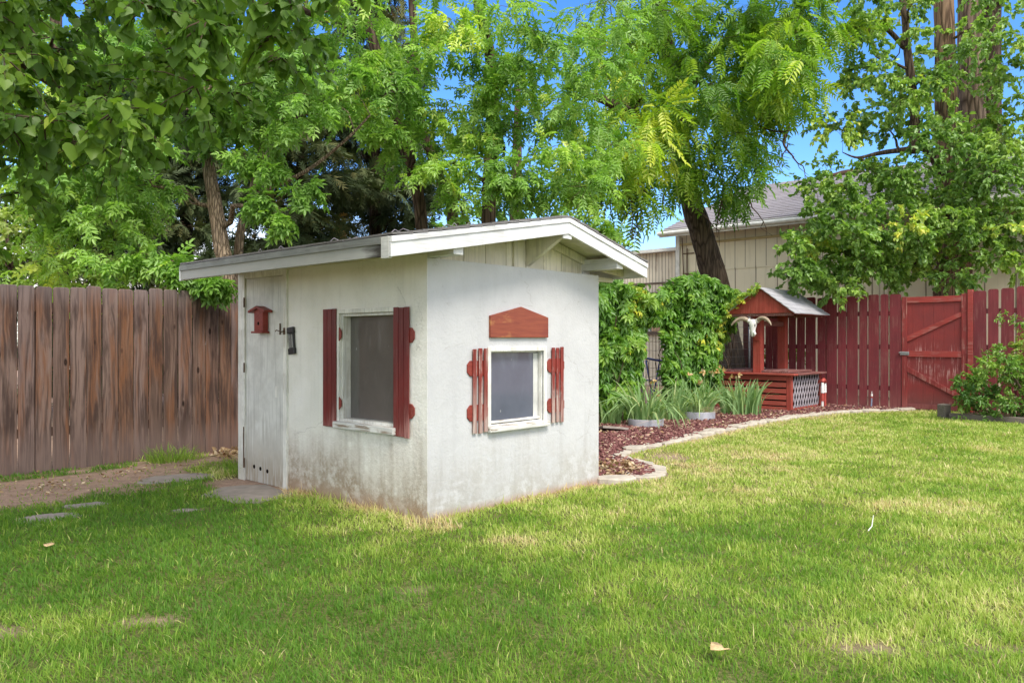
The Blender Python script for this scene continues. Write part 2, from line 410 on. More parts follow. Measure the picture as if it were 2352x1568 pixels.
def vnoise(P, seed=0):
    """smooth value noise, P (n,2) -> 0..1"""
    r = np.random.default_rng(seed); G = r.random((64, 64))
    i = np.floor(P).astype(int); f = P-i; f = f*f*(3-2*f)
    a = G[i[:,0] % 64, i[:,1] % 64]; b = G[(i[:,0]+1) % 64, i[:,1] % 64]
    c = G[i[:,0] % 64, (i[:,1]+1) % 64]; d = G[(i[:,0]+1) % 64, (i[:,1]+1) % 64]
    return (a*(1-f[:,0])+b*f[:,0])*(1-f[:,1])+(c*(1-f[:,0])+d*f[:,0])*f[:,1]

def fbm(P, seed=0, o=3):
    s, a, t = 0, 1., 0
    for k in range(o):
        s = s+a*vnoise(P*2**k+17.3*k, seed+k); t += a; a *= .5
    return s/t

def inpoly(P, poly):
    x, y = P[:,0], P[:,1]; ins = np.zeros(len(P), bool); n = len(poly)
    for i in range(n):
        x0, y0 = poly[i]; x1, y1 = poly[(i+1) % n]
        c = ((y0 > y) != (y1 > y))
        with np.errstate(divide='ignore', invalid='ignore'):
            c &= x < (x1-x0)*(y-y0)/(y1-y0+1e-12)+x0
        ins ^= c
    return ins

def stamp(TV, TF, P, ax, nrm, sc):
    """copies of a template (x across, y along the axis, z along the normal)"""
    ay = unit(ax); axx = unit(np.cross(ay, nrm)); az = np.cross(axx, ay)
    n, k = len(P), len(TV)
    s = np.broadcast_to(np.asarray(sc, float), (n,))[:, None, None]
    V = (TV[None,:,0:1]*axx[:,None,:]+TV[None,:,1:2]*ay[:,None,:]+TV[None,:,2:3]*az[:,None,:])*s+P[:,None,:]
    Fc = (np.asarray(TF)[None]+(np.arange(n)*k)[:,None,None]).reshape(-1, len(TF[0]))
    return V.reshape(-1, 3), Fc

def leaflet(L, W, fold=.25, curl=.15):
    v = [(0,0,0),(-W*.42,L*.3,W*fold),(-W*.36,L*.66,W*fold-curl*L*.4),(0,L,-curl*L),(W*.36,L*.66,W*fold-curl*L*.4),(W*.42,L*.3,W*fold)]
    return np.array(v), [(0,3,2,1),(0,5,4,3)]

def join(parts):
    V, Fs, o = [], [], 0
    for v, f in parts:
        V.append(v); Fs += [tuple(i+o for i in q) for q in f]; o += len(v)
    return np.concatenate(V), Fs

def rotz(v, a, piv=(0,0,0)):
    c, s = math.cos(a), math.sin(a); p = v-np.array(piv)
    return np.stack([p[:,0]*c-p[:,1]*s, p[:,0]*s+p[:,1]*c, p[:,2]], 1)+np.array(piv)

def pinnate(n_pair, L, lw, ll, droop=.25, seed=1):
    r = random.Random(seed); parts = []
    for i in range(n_pair):
        s = .28+.66*i/max(1, n_pair-1)
        b = np.array([0, s*L, -droop*L*s*s])
        for sd in (-1, 1):
            v, f = leaflet(ll*(1-.25*abs(s-.55)), lw, .2+.15*r.random(), .1+.2*r.random())
            v = rotz(v, -sd*math.radians(58+r.uniform(-12, 12)))
            v[:,2] += v[:,0]*sd*-.28*r.random()
            parts.append((v+b, f))
    v, f = leaflet(ll*1.1, lw*1.1, .25, .25); parts.append((v+np.array([0, L, -droop*L]), f))
    w = .003
    rv = np.array([(-w,0,0),(w,0,0),(w,L*.5,-droop*L*.25),(-w,L*.5,-droop*L*.25),(w,L,-droop*L),(-w,L,-droop*L)])
    parts.append((rv, [(0,1,2,3),(3,2,4,5)]))
    return join(parts)

def palmate(n, ll, lw, spread, seed=1):
    r = random.Random(seed); parts = []
    for i in range(n):
        a = spread*(i/(n-1)-.5)
        v, f = leaflet(ll*(1-.3*abs(a)/spread), lw, .3, .2+.15*r.random())
        parts.append((rotz(v, a), f))
    return join(parts)

def simple(L, W):
    v, f = leaflet(L, W, .22, .18); return v, f

def maple(L):
    o = [(0,.06),(-.2,-.02),(-.42,.06),(-.53,.26),(-.50,.46),(-.40,.52),(-.27,.72),(0,1),(.27,.72),(.40,.52),(.50,.46),(.53,.26),(.42,.06),(.2,-.02)]
    v = np.array([(x*L, y*L, .22*abs(x)*L-.2*y*y*L) for x, y in o]+[(0,.35*L,-.03*L)])
    c = 14
    f = [(c, i, (i+1) % 14, (i+1) % 14) for i in range(14)]
    f = [(i, (i+1) % 14, c) for i in range(14)]
    return v, f

def conifer_spray(L, seed):
    r = random.Random(seed); V, Fs = [], []
    for i in range(16):
        s = i/16; a = (-1 if i % 2 else 1)*math.radians(r.uniform(25, 60)); l = L*(.5-.3*s)*r.uniform(.6, 1.1)
        b = np.array([0, s*L, -.2*L*s*s]); d = np.array([math.sin(a)*l, math.cos(a)*l, -.15*l+r.uniform(-.1, .1)*l])
        n = np.array([d[1], -d[0], 0]); n = n/np.linalg.norm(n)*L*.034
        k = len(V); V += [b-n, b+n, b+d*.7+n*.8, b+d]; Fs.append((k, k+1, k+2, k+3))
    return np.array(V), Fs

# ------------------------------------------------------------------ trees
def limb_path(a, b, sag=.0, wob=.08, n=6, rnd=random):
    a, b = Vector(a), Vector(b); d = (b-a).length; out = []
    for i in range(n):
        s = i/(n-1); p = a.lerp(b, s)
        k = math.sin(s*PI)
        p += Vector((rnd.uniform(-1, 1), rnd.uniform(-1, 1), rnd.uniform(-1, 1)))*wob*d*k*.5
        p.z += (sag*d)*(s-s*s)*4*.5
        out.append(tuple(p))
    return out

def smooth_path(pts, rad, n=4):
    pts = [Vector(p) for p in pts]; P, R = [], []
    for i in range(len(pts)-1):
        p0, p1, p2, p3 = pts[max(i-1,0)], pts[i], pts[i+1], pts[min(i+2, len(pts)-1)]
        for k in range(n):
            s = k/n
            P.append(.5*((2*p1)+(-p0+p2)*s+(2*p0-5*p1+4*p2-p3)*s*s+(-p0+3*p1-3*p2+p3)*s**3))
            R.append(rad[i]*(1-s)+rad[i+1]*s)
    P.append(pts[-1]); R.append(rad[-1])
    return P, R

def twig_tubes(S, E, sagv, r0):
    """three-sided twigs, 3 rings, from arrays of start and end"""
    n = len(S); rings = []
    d = unit(E-S); x = unit(np.cross(d, np.array([.2, .3, .93]))); y = np.cross(d, x)
    for s, r in ((0, 1.), (.5, .7), (1., .3)):
        c = S+(E-S)*s+sagv*(s*s)
        for k in range(3):
            a = 2*PI*k/3
            rings.append(c+(x*math.cos(a)+y*math.sin(a))*(r0*r)[:, None])
    V = np.stack(rings, 1).reshape(-1, 3); f = []
    for i in range(2):
        for k in range(3): f.append((i*3+k, i*3+(k+1) % 3, (i+1)*3+(k+1) % 3, (i+1)*3+k))
    Fc = (np.array(f)[None]+(np.arange(n)*9)[:,None,None]).reshape(-1, 4)
    return V, Fc

def fill_clumps(poly, Yr, step, rad, keep=.9, seed=0, jit=.5):
    """foliage masses spread over a region of the view at a range of distances"""
    r = random.Random(seed); out = []
    xs = [p[0] for p in poly]; ys = [p[1] for p in poly]
    x = min(xs)
    while x < max(xs):
        y = min(ys)
        while y < max(ys):
            px, py = x+r.uniform(-jit, jit)*step, y+r.uniform(-jit, jit)*step
            if r.random() < keep and inpoly(np.array([[px, py]]), poly)[0]:
                Y = r.uniform(*Yr); k = r.uniform(.7, 1.25)
                out.append((at(px, py, Y), rad*k))
            y += step
        x += step
    return out

def make_tree(name, label, cat, base, stems, clumps, templates, leafmat, barkmat, twigs=10, lpt=7, leaf_scale=1., droop=.5,
              tint=(0, 1), flat=.75, seed=1, group=None, limbs=True, top_tint=.0, limb_r=.03, barks=None, leaf_len=(.25,1.), limb_max=99, twig_r=.006):
    r = np.random.default_rng(seed); rnd = random.Random(seed)
    base = np.array(base, float)
    root = thing(name, label, cat, tuple(base), 0, group)
    nodes = []
    for i, (pts, rad) in enumerate(stems):
        mb = MB(); P, R = smooth_path(pts, rad, 6)
        mb.tube(P, R, 14, True, .10, rnd)
        mb.build('trunk', (barks[i] if barks else barkmat), root, smooth=True, loc=base)
        nodes += [(np.array(p), rr) for p, rr in zip(P, R)]
    NP = np.array([n[0] for n in nodes]); NR = np.array([n[1] for n in nodes])
    if clumps:
        cc = np.array([c for c, _ in clumps]); cr = np.array([q for _, q in clumps])
        mb = MB(); made = 0
        order = np.argsort(np.linalg.norm(cc[:,None]-NP[None], axis=2).min(1))
        TP, TR = NP.copy(), NR.copy()
        for ci in order:
            c = cc[ci]
            d = np.linalg.norm(TP-c, axis=1)+np.maximum(0, TP[:,2]-c[2]+.2)*1.5
            j = int(np.argmin(d))
            if limbs and d[j] < limb_max:
                pth = limb_path(TP[j], c, .06, .16, 5, rnd)
                ra = min(TR[j]*.6, limb_r*(1+.5*rnd.random())); rb = ra*.45
                mb.tube(pth, list(np.linspace(ra, rb, 5)), 6, True, .1, rnd)
                TP = np.concatenate([TP, np.array(pth[1:])]); TR = np.concatenate([TR, np.linspace(ra, rb, 5)[1:]])
        nc = len(cc); n = nc*twigs
        c = np.repeat(cc, twigs, 0); q = np.repeat(cr, twigs)
        D = unit(r.normal(size=(n, 3))*np.array([1, 1, flat]))
        S = c+D*(q*r.uniform(0, .25, n))[:,None]
        E = c+D*(q*r.uniform(.65, 1.15, n))[:,None]*np.array([1, 1, flat])
        sag = np.zeros((n, 3)); sag[:,2] = -droop*q*r.uniform(.15, .5, n)
        tv, tf = twig_tubes(S, E, sag, np.full(n, twig_r)*np.sqrt(np.clip(q, .3, 2)))
        s = r.uniform(leaf_len[0], leaf_len[1], (n, lpt)); s[:, 0] = 1
        P = S[:,None]+(E-S)[:,None]*s[...,None]+sag[:,None]*(s*s)[...,None]
        P = P.reshape(-1, 3); T = np.repeat(unit(E-S+sag), lpt, 0)
        A = unit(T*.7+r.normal(size=P.shape)*.6+np.array([0, 0, -droop*.9]))
        Nn = unit(np.array([0, 0, 1.])+r.normal(size=P.shape)*.45+T*.35)
        tt = np.repeat(r.normal(.45, .2, nc), twigs*lpt)+r.normal(0, .13, len(P))
        tt = np.clip(tint[0]+(tint[1]-tint[0])*tt, 0, 1)
        k = r.integers(0, len(templates), len(P)); Vs, Fs, As, o = [], [], [], 0
        for i, (TV, TF) in enumerate(templates):
            m = k == i
            v, f = stamp(TV, TF, P[m], A[m], Nn[m], leaf_scale*r.uniform(.7, 1.2, m.sum()))
            Vs.append(v); Fs.append(f+o); As.append(np.repeat(tt[m], len(TV))); o += len(v)
        mi = [0]*len(Fs)
        Vs.append(tv); Fs.append(tf+o); As.append(np.zeros(len(tv))); mi.append(1); o += len(tv)
        if mb.v:
            lf = np.array([f for f in mb.f if len(f) == 4]); lv = np.array(mb.v)
            Vs.append(lv); Fs.append(lf+o); As.append(np.zeros(len(lv))); mi.append(2)
        np_mesh('crown', np.concatenate(Vs), Fs, leafmat, root, {'tint': np.concatenate(As)}, loc=base, mats=[M['twig'], barkmat], midx=mi)
    return root

T_ASH = [pinnate(3, .17, .040, .088, .3, s) for s in (1, 2, 3)]
T_LOC = [pinnate(7, .40, .036, .10, .4, s) for s in (4, 5, 6)]
T_ELM = [simple(.085, .066), simple(.07, .055), simple(.095, .07)]
T_MAP = [maple(.12), maple(.10), maple(.135)]
T_CON = [conifer_spray(.34, s) for s in (1, 2, 3)]
T_VINE = [palmate(5, .12, .052, 2.6, s) for s in (1, 2, 3)]
T_BUSH = [simple(.055, .024), simple(.065, .026)]

# ================================================================== GROUND
FENCE0 = np.array([-4.10, 8.44])                      # a point on the brown fence line, it runs along U
def dfence(P): return (P[:,0]-FENCE0[0])*U[1]-(P[:,1]-FENCE0[1])*U[0]    # distance on the lawn side
def tfence(P): return (P[:,0]-FENCE0[0])*U[0]+(P[:,1]-FENCE0[1])*U[1]
RED0 = np.array([7.5, 14.9])                          # red fence: RED0 + s*Vv
WELL = np.array([5.11, 14.3])
WIRE0 = np.array([3.85, 15.40])                       # wire fence: WIRE0 + t*U
def dred(P): return -((P[:,0]-RED0[0])*U[0]+(P[:,1]-RED0[1])*U[1])

EDGE = [(.80, 7.14), (1.12, 7.30), (1.40, 7.60), (1.42, 7.95), (1.30, 8.35), (1.14, 8.72), (1.30, 9.10), (1.66, 9.52), (2.19, 10.21), (2.80, 11.02),
        (3.48, 11.82), (4.22, 12.68), (5.05, 13.50), (5.75, 14.02), (6.45, 14.32), (7.10, 14.50), (7.55, 14.68)]
MULCH = EDGE+[(7.50, 14.88), (5.25, 16.92), (4.2, 15.9), (1.4, 12.75), (-.4, 9.4), (.75, 7.30)]
SHEDQ = [tuple(SHED+U*a+Vv*b) for a, b in ((-.0, -.0), (2.10, -.0), (2.10, 2.68), (-.0, 2.68))]
BED = [(7.25, 13.15), (8.1, 12.3), (10.2, 10.2), (12.5, 10.2), (9.6, 13.2), (8.25, 14.2)]
SLABS = [((-3.15, 7.40), .36, .2, .5), ((-2.22, 6.62), .42, .3, -.7), ((-3.40, 5.73), .2, .13, .6), ((-3.38, 6.16), .17, .09, .5), ((-2.50, 5.98), .10, .05, .1)]
BARE = [((-2.75, 3.72), .22, .10), ((-2.35, 3.48), .28, .09), ((-1.7, 3.62), .16, .06), ((1.55, 3.30), .22, .07), ((2.05, 3.28), .2, .06), ((1.35, 3.55), .18, .07),
        ((-3.2, 4.0), .2, .08), ((-.5, 4.1), .16, .06)]

def lawn_density(P):
    d = dfence(P); t = tfence(P); n = fbm(P*1.9, 5); n2 = fbm(P*5.5, 9)
    g = np.ones(len(P))
    # worn earth beside the brown fence
    lim = np.where(t < .1, 1.75-.18*(t+.2), 1.25)
    k = np.clip((lim-d)/.45+(n-.5)*1.8, 0, 1)
    g *= 1-.96*k
    tuft = (d < .38) & (t < .75) & (n2 > .42); g[tuft] = np.maximum(g[tuft], .75)
    back = (d < 1.9) & (t > .85); g[back] *= .03
    # trodden earth at the shed threshold
    q = P-(SHED+Vv*2.25-U*.12); e = np.hypot(q@U/.34, q@Vv/.55); g *= np.clip((e-.75)*2.6, 0, 1)
    for (c, a, b) in BARE:
        q = P-np.array(c); g *= np.clip(np.hypot(q[:,0]/a/1.35, q[:,1]/b/1.35)*.9+.08+(n2-.5)*.8, 0.12, 1)
    q = P-np.array([1.72, 8.75]); g *= np.clip(np.hypot(q[:,0]/.42, q[:,1]/.5)+(n2-.5), .15, 1)
    return np.where(d < .02, 0, g)

def in_lawn(P):
    ok = dfence(P) > .03
    ok &= ~inpoly(P, MULCH) & ~inpoly(P, SHEDQ) & ~inpoly(P, BED)
    ok &= dred(P) > .06
    for (c, a, b, r) in SLABS:
        q = P-np.array(c); ca, sa = math.cos(r), math.sin(r)
        x, y = q[:,0]*ca+q[:,1]*sa, -q[:,0]*sa+q[:,1]*ca
        ok &= (np.abs(x/a)**2.6+np.abs(y/b)**2.6) > .5
    for i in range(len(EDGE)-1):          # stones
        a, b = np.array(EDGE[i]), np.array(EDGE[i+1]); w = b-a
        s = np.clip(((P-a)@w)/(w@w), 0, 1); ok &= np.linalg.norm(P-(a+s[:,None]*w), axis=1) > .13
    return ok

# one sheet to the horizon: fine near the camera, coarse far away
xs = np.concatenate([np.linspace(-160, -14, 12), np.arange(-12, 14.01, .14), np.linspace(16, 160, 12)])
ys = np.concatenate([np.linspace(-60, -2, 10), np.arange(-1, 18.01, .14), np.linspace(20, 260, 14)])
gx, gy = np.meshgrid(xs, ys); GP = np.stack([gx.ravel(), gy.ravel()], 1)
gz = (fbm(GP*.9, 3)-.5)*.022
gz = np.where(inpoly(GP, MULCH), gz*.2, gz)
V = np.concatenate([GP, gz[:,None]], 1)
nx, ny = len(xs), len(ys)
i = (np.arange(ny-1)[:,None]*nx+np.arange(nx-1)[None]).ravel()
lawnmask = np.where(in_lawn(GP), lawn_density(GP), 0)*(np.abs(GP[:,0]) < 13)*(GP[:,1] < 17)
o = np_mesh('ground', V, [np.stack([i, i+1, i+nx+1, i+nx], 1)], M['ground'], attrs={'lawn': lawnmask}, smooth=True)
tag(o, kind='structure')

def ground_z(P): return (fbm(P*.9, 3)-.5)*.022

# ------------------------------------------------------------------ lawn
def lawn(n):
    r = np.random.default_rng(21)
    u = r.random(n); a, b = 1.55**.62, 17.**.62
    Y = (a+u*(b-a))**(1/.62)
    X = (r.random(n)*2-1)*(Y*.74+1.3)
    P = np.stack([X, Y], 1)
    # blades gather in small tufts
    P += r.normal(0, .008, P.shape)
    ok = in_lawn(P); P = P[ok]
    g = lawn_density(P); keep = r.random(len(P)) < g*(.35+.65*np.clip(fbm(P*11, 31)*1.9-.3, 0, 1)); P, g = P[keep], g[keep]
    n = len(P)
    dist = np.hypot(P[:,0], P[:,1])
    big = fbm(P*.55, 41); mid = fbm(P*2.1, 43); sm = fbm(P*8, 47, 2)
    # drier grass to the right; part of the left's tree shade goes into the tint
    dry = .15+.42*np.clip((P[:,0]*.8+P[:,1]*.22+.2)/4.2, 0, 1)+(big-.5)*.45+(mid-.5)*.55+(sm-.5)*.35
    ls = np.maximum(0, (P-SHED)@U*-1); sh = np.where(((P-SHED)@U < .05) & ((P-SHED)@Vv > -.35) & ((P-SHED)@Vv < 2.2), np.clip(1.15-ls/.8, 0, 1), 0)
    fr = np.maximum(0, -((P-SHED)@Vv)); sh2 = np.where(((P-SHED)@U > -.2) & ((P-SHED)@U < 2.4), np.clip(1-fr/.28, 0, 1), 0)
    dry = dry+.8*np.maximum(sh, sh2*.7)*(.45+mid)
    e = np.full(n, 9.)
    for i in range(len(EDGE)-1):
        a_, b_ = np.array(EDGE[i]), np.array(EDGE[i+1]); w = b_-a_
        s = np.clip(((P-a_)@w)/(w@w), 0, 1); e = np.minimum(e, np.linalg.norm(P-(a_+s[:,None]*w), axis=1))
    dry = dry+.3*np.clip(1-e/.55, 0, 1)+(1-g)*.18
    for (cx, cy, rx, ry, am) in ((.15, 5.05, .55, .22, .28), (1.5, 6.6, .9, .45, .22), (2.3, 8.2, .9, .7, .2), (.75, 5.9, .5, .3, .2), (3.3, 6.1, .6, .3, .22), (3.6, 4.6, .5, .3, .18), (1.75, 3.4, .35, .2, .25), (-1.35, 4.2, .5, .2, .16), (-2.4, 3.6, .5, .2, .25), (4.4, 7.6, 1.2, .5, .15)):
        dry = dry+am*np.exp(-((P[:,0]-cx)/rx)**2-((P[:,1]-cy)/ry)**2)*(.4+1.2*sm)
    tint = np.clip(dry+r.normal(0, .115, n), 0, 1)
    tint = np.where(r.random(n) < .045, np.clip(tint+r.uniform(.25, .6, n), 0, 1), tint)
    L = r.uniform(.024, .052, n)*(.45+.5*mid+.75*fbm(P*7.5, 61))*np.where(g < .6, .8, 1.)
    tall = r.random(n) < .012; L[tall] *= 1.5
    wallg = (np.maximum(sh, sh2) > .8) & (r.random(n) < .2); L[wallg] *= 2.1
    wd = .0021*np.clip(dist/3.4, 1, 6)**.85*r.uniform(.7, 1.3, n)
    az = r.uniform(0, 2*PI, n)+0.0; comb = fbm(P*3.1, 51)*6.3
    lean = r.uniform(.2, 1.5, n)
    dx, dy = np.cos(az)*.75+np.cos(comb)*.5, np.sin(az)*.75+np.sin(comb)*.5
    side = np.stack([-np.sin(az*1.7), np.cos(az*1.7), np.zeros(n)], 1)*wd[:,None]
    B = np.stack([P[:,0], P[:,1], ground_z(P)-.004], 1)
    D = np.stack([dx*lean, dy*lean, np.ones(n)], 1); D = unit(D)
    mid_ = B+D*(L*.55)[:,None]
    D2 = unit(D+np.stack([dx, dy, np.zeros(n)], 1)*(.55*lean)[:,None]-np.array([0, 0, .2])*lean[:,None])
    tip = mid_+D2*(L*.5)[:,None]
    V = np.stack([B-side, B+side, mid_+side*.8, mid_-side*.8, tip], 1).reshape(-1, 3)
    k = (np.arange(n)*5)[:,None]
    o = np_mesh('grass', V, [k+np.array([[0, 1, 2, 3]]), k+np.array([[3, 2, 4]])], M['grass'], attrs={'tint': np.repeat(tint, 5)})
    tag(o, 'mown lawn grass, greener and shade-tinted on the left and drier on the right', 'grass', kind='stuff')
lawn(950000)

# ------------------------------------------------------------------ mulch bed
n = len(MULCH)
mb = MB(); mb.prism(MULCH, -.02, .022, 'z')
tag(mb.build('mulch_bed', M['mulch']), kind='structure')
def scatter_chips(name, cnt, mat, size, poly, seed, label, cat, kind, zbase, flat=.35, prob=None, leafy=False):
    r = np.random.default_rng(seed); pa = np.array(poly); lo, hi = pa.min(0), pa.max(0)
    P = lo+(hi-lo)*r.random((cnt*4, 2)); P = P[inpoly(P, poly) & ~inpoly(P, SHEDQ)]
    if prob is not None: P = P[r.random(len(P)) < prob(P)]
    P = P[:cnt]; n = len(P)
    if leafy:
        TV = np.array([(0,0,0),(-.35,.4,.12),(0,1,.15),(.35,.5,.1),(0,.45,-.05)]); TF = [(0,4,1),(4,2,1),(0,3,4),(4,3,2)]
    else:
        TV = np.array([(-.5,-1,-.2),(.45,-.9,-.2),(.5,.8,-.2),(-.3,1,-.2),(-.4,-.8,.2),(.3,-1,.25),(.42,.9,.15),(-.45,.7,.2)])
        TF = [(0,3,2,1),(4,5,6,7),(0,1,5,4),(1,2,6,5),(2,3,7,6),(3,0,4,7)]
    A = r.normal(size=(n, 3))*np.array([1, 1, flat]); N_ = np.array([0, 0, 1.])+r.normal(size=(n, 3))*flat
    P3 = np.concatenate([P, (zbase+r.uniform(.0, .014, n))[:,None]], 1)
    v, f = stamp(TV, TF, P3, A, N_, size*r.uniform(.5, 1.4, n))
    o = np_mesh(name, v, [f], mat, attrs={'tint': np.repeat(r.random(n), len(TV))})
    return tag(o, label, cat, kind=kind)
def chip_prob(P):
    d = np.hypot(P[:,0], P[:,1]); return np.clip(14/d**1.1, 0, 1)
scatter_chips('bark_mulch', 15000, M['chip'], .026, MULCH, 3, 'dark red bark chips covering the planting bed', 'mulch', 'stuff', .026, .35, chip_prob)
def lit_prob(P):
    return np.clip(fbm(P*2.2, 8)*2.6-.95+.35*(P[:,1] > 13.2), 0.02, 1)*np.clip(12/P[:,1], 0, 1)
scatter_chips('leaf_litter', 1500, M['litter'], .045, MULCH, 4, 'tan dry leaves scattered over the red bark', 'dry leaves', 'stuff', .036, .5, lit_prob, True)
DIRT = [(-5.2, 5.2), (-2.9, 5.9), (-2.75, 7.3), (-1.2, 9.0), (-2.7, 10.2), (-5.2, 7.2)]
def dirt_prob(P): return np.clip(1-lawn_density(P), 0, 1)*np.clip(fbm(P*3, 18)*2.8-1.0, .05, 1)*(dfence(P) > .05)
scatter_chips('dirt_leaf_litter', 900, M['litter'], .035, DIRT, 5, 'brown leaf scraps strewn on the bare earth by the brown fence', 'dry leaves', 'stuff', .008, .45, dirt_prob, True)
STRAW = [(.80, 7.25), (1.1, 7.4), (1.3, 7.7), (1.25, 8.2), (.9, 8.2), (.7, 7.6)]
scatter_chips('straw_litter', 260, M['litter'], .05, STRAW, 6, 'pale straw and leaf scraps beside the shed corner', 'dry leaves', 'stuff', .036, .5, None, True)
# the pile of dry leaves where the fence meets the shed
scatter_chips('fallen_leaf_pile', 240, M['litter'], .055, [(-3.55, 9.0), (-3.15, 8.55), (-2.75, 8.75), (-3.1, 9.4)], 9, 'heap of dry leaves behind the shed corner by the fence', 'dry leaves', 'stuff', .02, .8, None, True)

# ------------------------------------------------------------------ edging stones
def stone_mesh(lx, ly, hz, seed, nv=10):
    r = random.Random(seed); ring = []
    for k in range(nv):
        a = 2*PI*k/nv; c, s = math.cos(a), math.sin(a)
        e = (abs(c)**3+abs(s)**3)**(-1/3)
        q = 1+r.uniform(-.2, .13)
        ring.append((c*e*lx*q, s*e*ly*q))
    mb = MB(); v = [(x*1.03, y*1.03, -.03) for x, y in ring]+[(x*1.02, y*1.02, hz*.72+r.uniform(-.004, .004)) for x, y in ring]+[(x*.93, y*.93, hz+r.uniform(-.006, .004)) for x, y in ring]+[(0, 0, hz)]
    f = []
    for b in (0, nv):
        for k in range(nv): f.append((b+k, b+(k+1) % nv, b+nv+(k+1) % nv, b+nv+k))
    for k in range(nv): f.append((2*nv+k, 2*nv+(k+1) % nv, 3*nv))
    mb.add(v, f); return mb
seg = []
for i in range(len(EDGE)-1):
    seg.append(math.hypot(EDGE[i+1][0]-EDGE[i][0], EDGE[i+1][1]-EDGE[i][1]))
tot = sum(seg); pos = .12; si = 0; rs = random.Random(5)
stones = []
while pos < tot-.1:
    ln = rs.uniform(.30, .44) if len(stones) > 6 else rs.uniform(.33, .42)
    m = pos+ln/2-.12; acc = 0
    for i, d in enumerate(seg):
        if m <= acc+d or i == len(seg)-1: break
        acc += d
    s = (m-acc)/seg[i]; a, b = EDGE[i], EDGE[i+1]
    p = (a[0]+(b[0]-a[0])*s, a[1]+(b[1]-a[1])*s); ang = math.atan2(b[1]-a[1], b[0]-a[0])
    big = 1.35 if 1 <= len(stones) <= 4 else 1.
    ob = stone_mesh(ln*.5, .115*big, .045+rs.uniform(-.014, .012), len(stones)+40).build('edging_stone', M['stone'], smooth=False)
    ob.location = (p[0], p[1], 0); ob.rotation_euler = (rs.uniform(-.03, .03), rs.uniform(-.03, .03), ang+rs.uniform(-.12, .12))
    stones.append(ob); pos += ln+.012
for k, ob in enumerate(stones):
    tag(ob, cat='stone', group='flat stones edging the bark bed')
stone_words = ['flat tan edging stone against the shed corner, nearest of the row',
 'edging stone second from the shed corner, in the outward curve', 'big pale edging stone third from the shed corner',
 'pale edging stone fourth from the shed corner', 'edging stone fifth from the shed, starting the inward bend',
 'edging stone sixth from the shed, at the inside of the bend', 'edging stone seventh from the shed, where the row turns outward again']
for k, ob in enumerate(stones):
    ob['label'] = stone_words[k] if k < len(stone_words) else 'flat tan edging stone in the straight run between lawn and bark bed'

# slabs sunk in the ground on the left
sl = ['grey paving slab half sunk in earth near the brown fence foot', 'grey flagstone at the foot of the shed door', 'pale stepping stone lying in grass at left edge of lawn',
      'thin pale stepping stone beside the bare earth patch', 'small stone almost hidden by grass before the shed']
for k, ((c, a, b, r), l) in enumerate(zip(SLABS, sl)):
    ob = stone_mesh(a, b, .012, 90+k, 12).build('paving_slab', M['slate'])
    ob.location = (c[0], c[1], 0); ob.rotation_euler = (0, 0, r); tag(ob, l, 'slab', 'slabs sunk in the lawn')
mb = MB(); mb.prism([(-.20, -.14), (.05, -.17), (.24, -.06), (.17, .13), (-.16, .15)], 0, .035, 'z')
ob = mb.build('grey_slate', M['slate'], bevel=.006); ob.location = (1.42, 11.1, .05); ob.rotation_euler = (-.14, .1, .3)
tag(ob, 'loose grey slate lying on the red bark by the shed', 'slate')

def fallen_leaf(p, s, label, rz):
    v, f = maple(s); v[:,2] += .12*np.sin(v[:,0]/s*4)*s
    ob = np_mesh('fallen_leaf', v, [f], M['dry_leaf'], attrs={'tint': np.full(len(v), .6)})
    ob.location = p; ob.rotation_euler = (.35, .2, rz); tag(ob, label, 'leaf')
    so = ob.modifiers.new('thick', 'SOLIDIFY'); so.thickness = .002
fallen_leaf((.87, 3.19, .045), .085, 'curled tan leaf lying on the lawn in front', 2.2)
fallen_leaf((-2.84, 4.78, .045), .055, 'small orange leaf on the grass far left', .6)

# ================================================================== SHED
shed = thing('garden_shed', 'small white stucco shed with red shutters and a low gable roof', 'shed', (SHED[0], SHED[1], 0), ANG)
SW, SD = 2.094, 2.66
def wall_pieces(a0, a1, z0, z1, holes, d0, d1, axis):
    """wall in plane (a,z) with rectangular openings, thickness d0..d1"""
    mb = MB()
    def bx(p0, p1, q0, q1):
        if axis == 'y': mb.box(p0, p1, d0, d1, q0, q1)
        else: mb.box(d0, d1, p0, p1, q0, q1)
    cur = a0
    for (h0, h1, g0, g1) in holes:
        bx(cur, h0, z0, z1)
        if g0 > z0: bx(h0, h1, z0, g0)
        if g1 < z1: bx(h0, h1, g1, z1)
        cur = h1
    bx(cur, a1, z0, z1)
    return mb
FW = (.654, 1.30, .635, 1.222)          # front window opening x0,x1,z0,z1
LW = (.36, 1.062, .655, 1.525)          # left window opening y0,y1,z0,z1
DO = (1.885, 2.545, -.03, 1.885)        # door opening
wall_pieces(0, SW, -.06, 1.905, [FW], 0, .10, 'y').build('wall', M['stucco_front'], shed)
wall_pieces(.10, SD, -.06, 1.975, [LW, DO], -.0018, .10, 'x').build('wall', M['stucco_left'], shed)
MB().box(-.0018, -.0001, .0005, .0995, -.06, 1.975).build('wall', M['stucco_left'], shed)
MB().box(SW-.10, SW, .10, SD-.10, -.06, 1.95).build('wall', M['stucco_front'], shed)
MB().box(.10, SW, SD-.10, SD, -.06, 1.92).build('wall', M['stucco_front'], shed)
MB().box(.1, SW-.1, .1, SD-.1, -.05, .03).build('floor', M['slate'], shed)
RX, RZ = 1.262, 2.314
XL, ZL, XR, ZR = -.55, 1.985, 2.41, 2.030
Y0, Y1 = -.30, 2.655
def roof_z(x): return RZ-(RX-x)*(RZ-ZL)/(RX-XL) if x < RX else RZ-(x-RX)*(RZ-ZR)/(XR-RX)
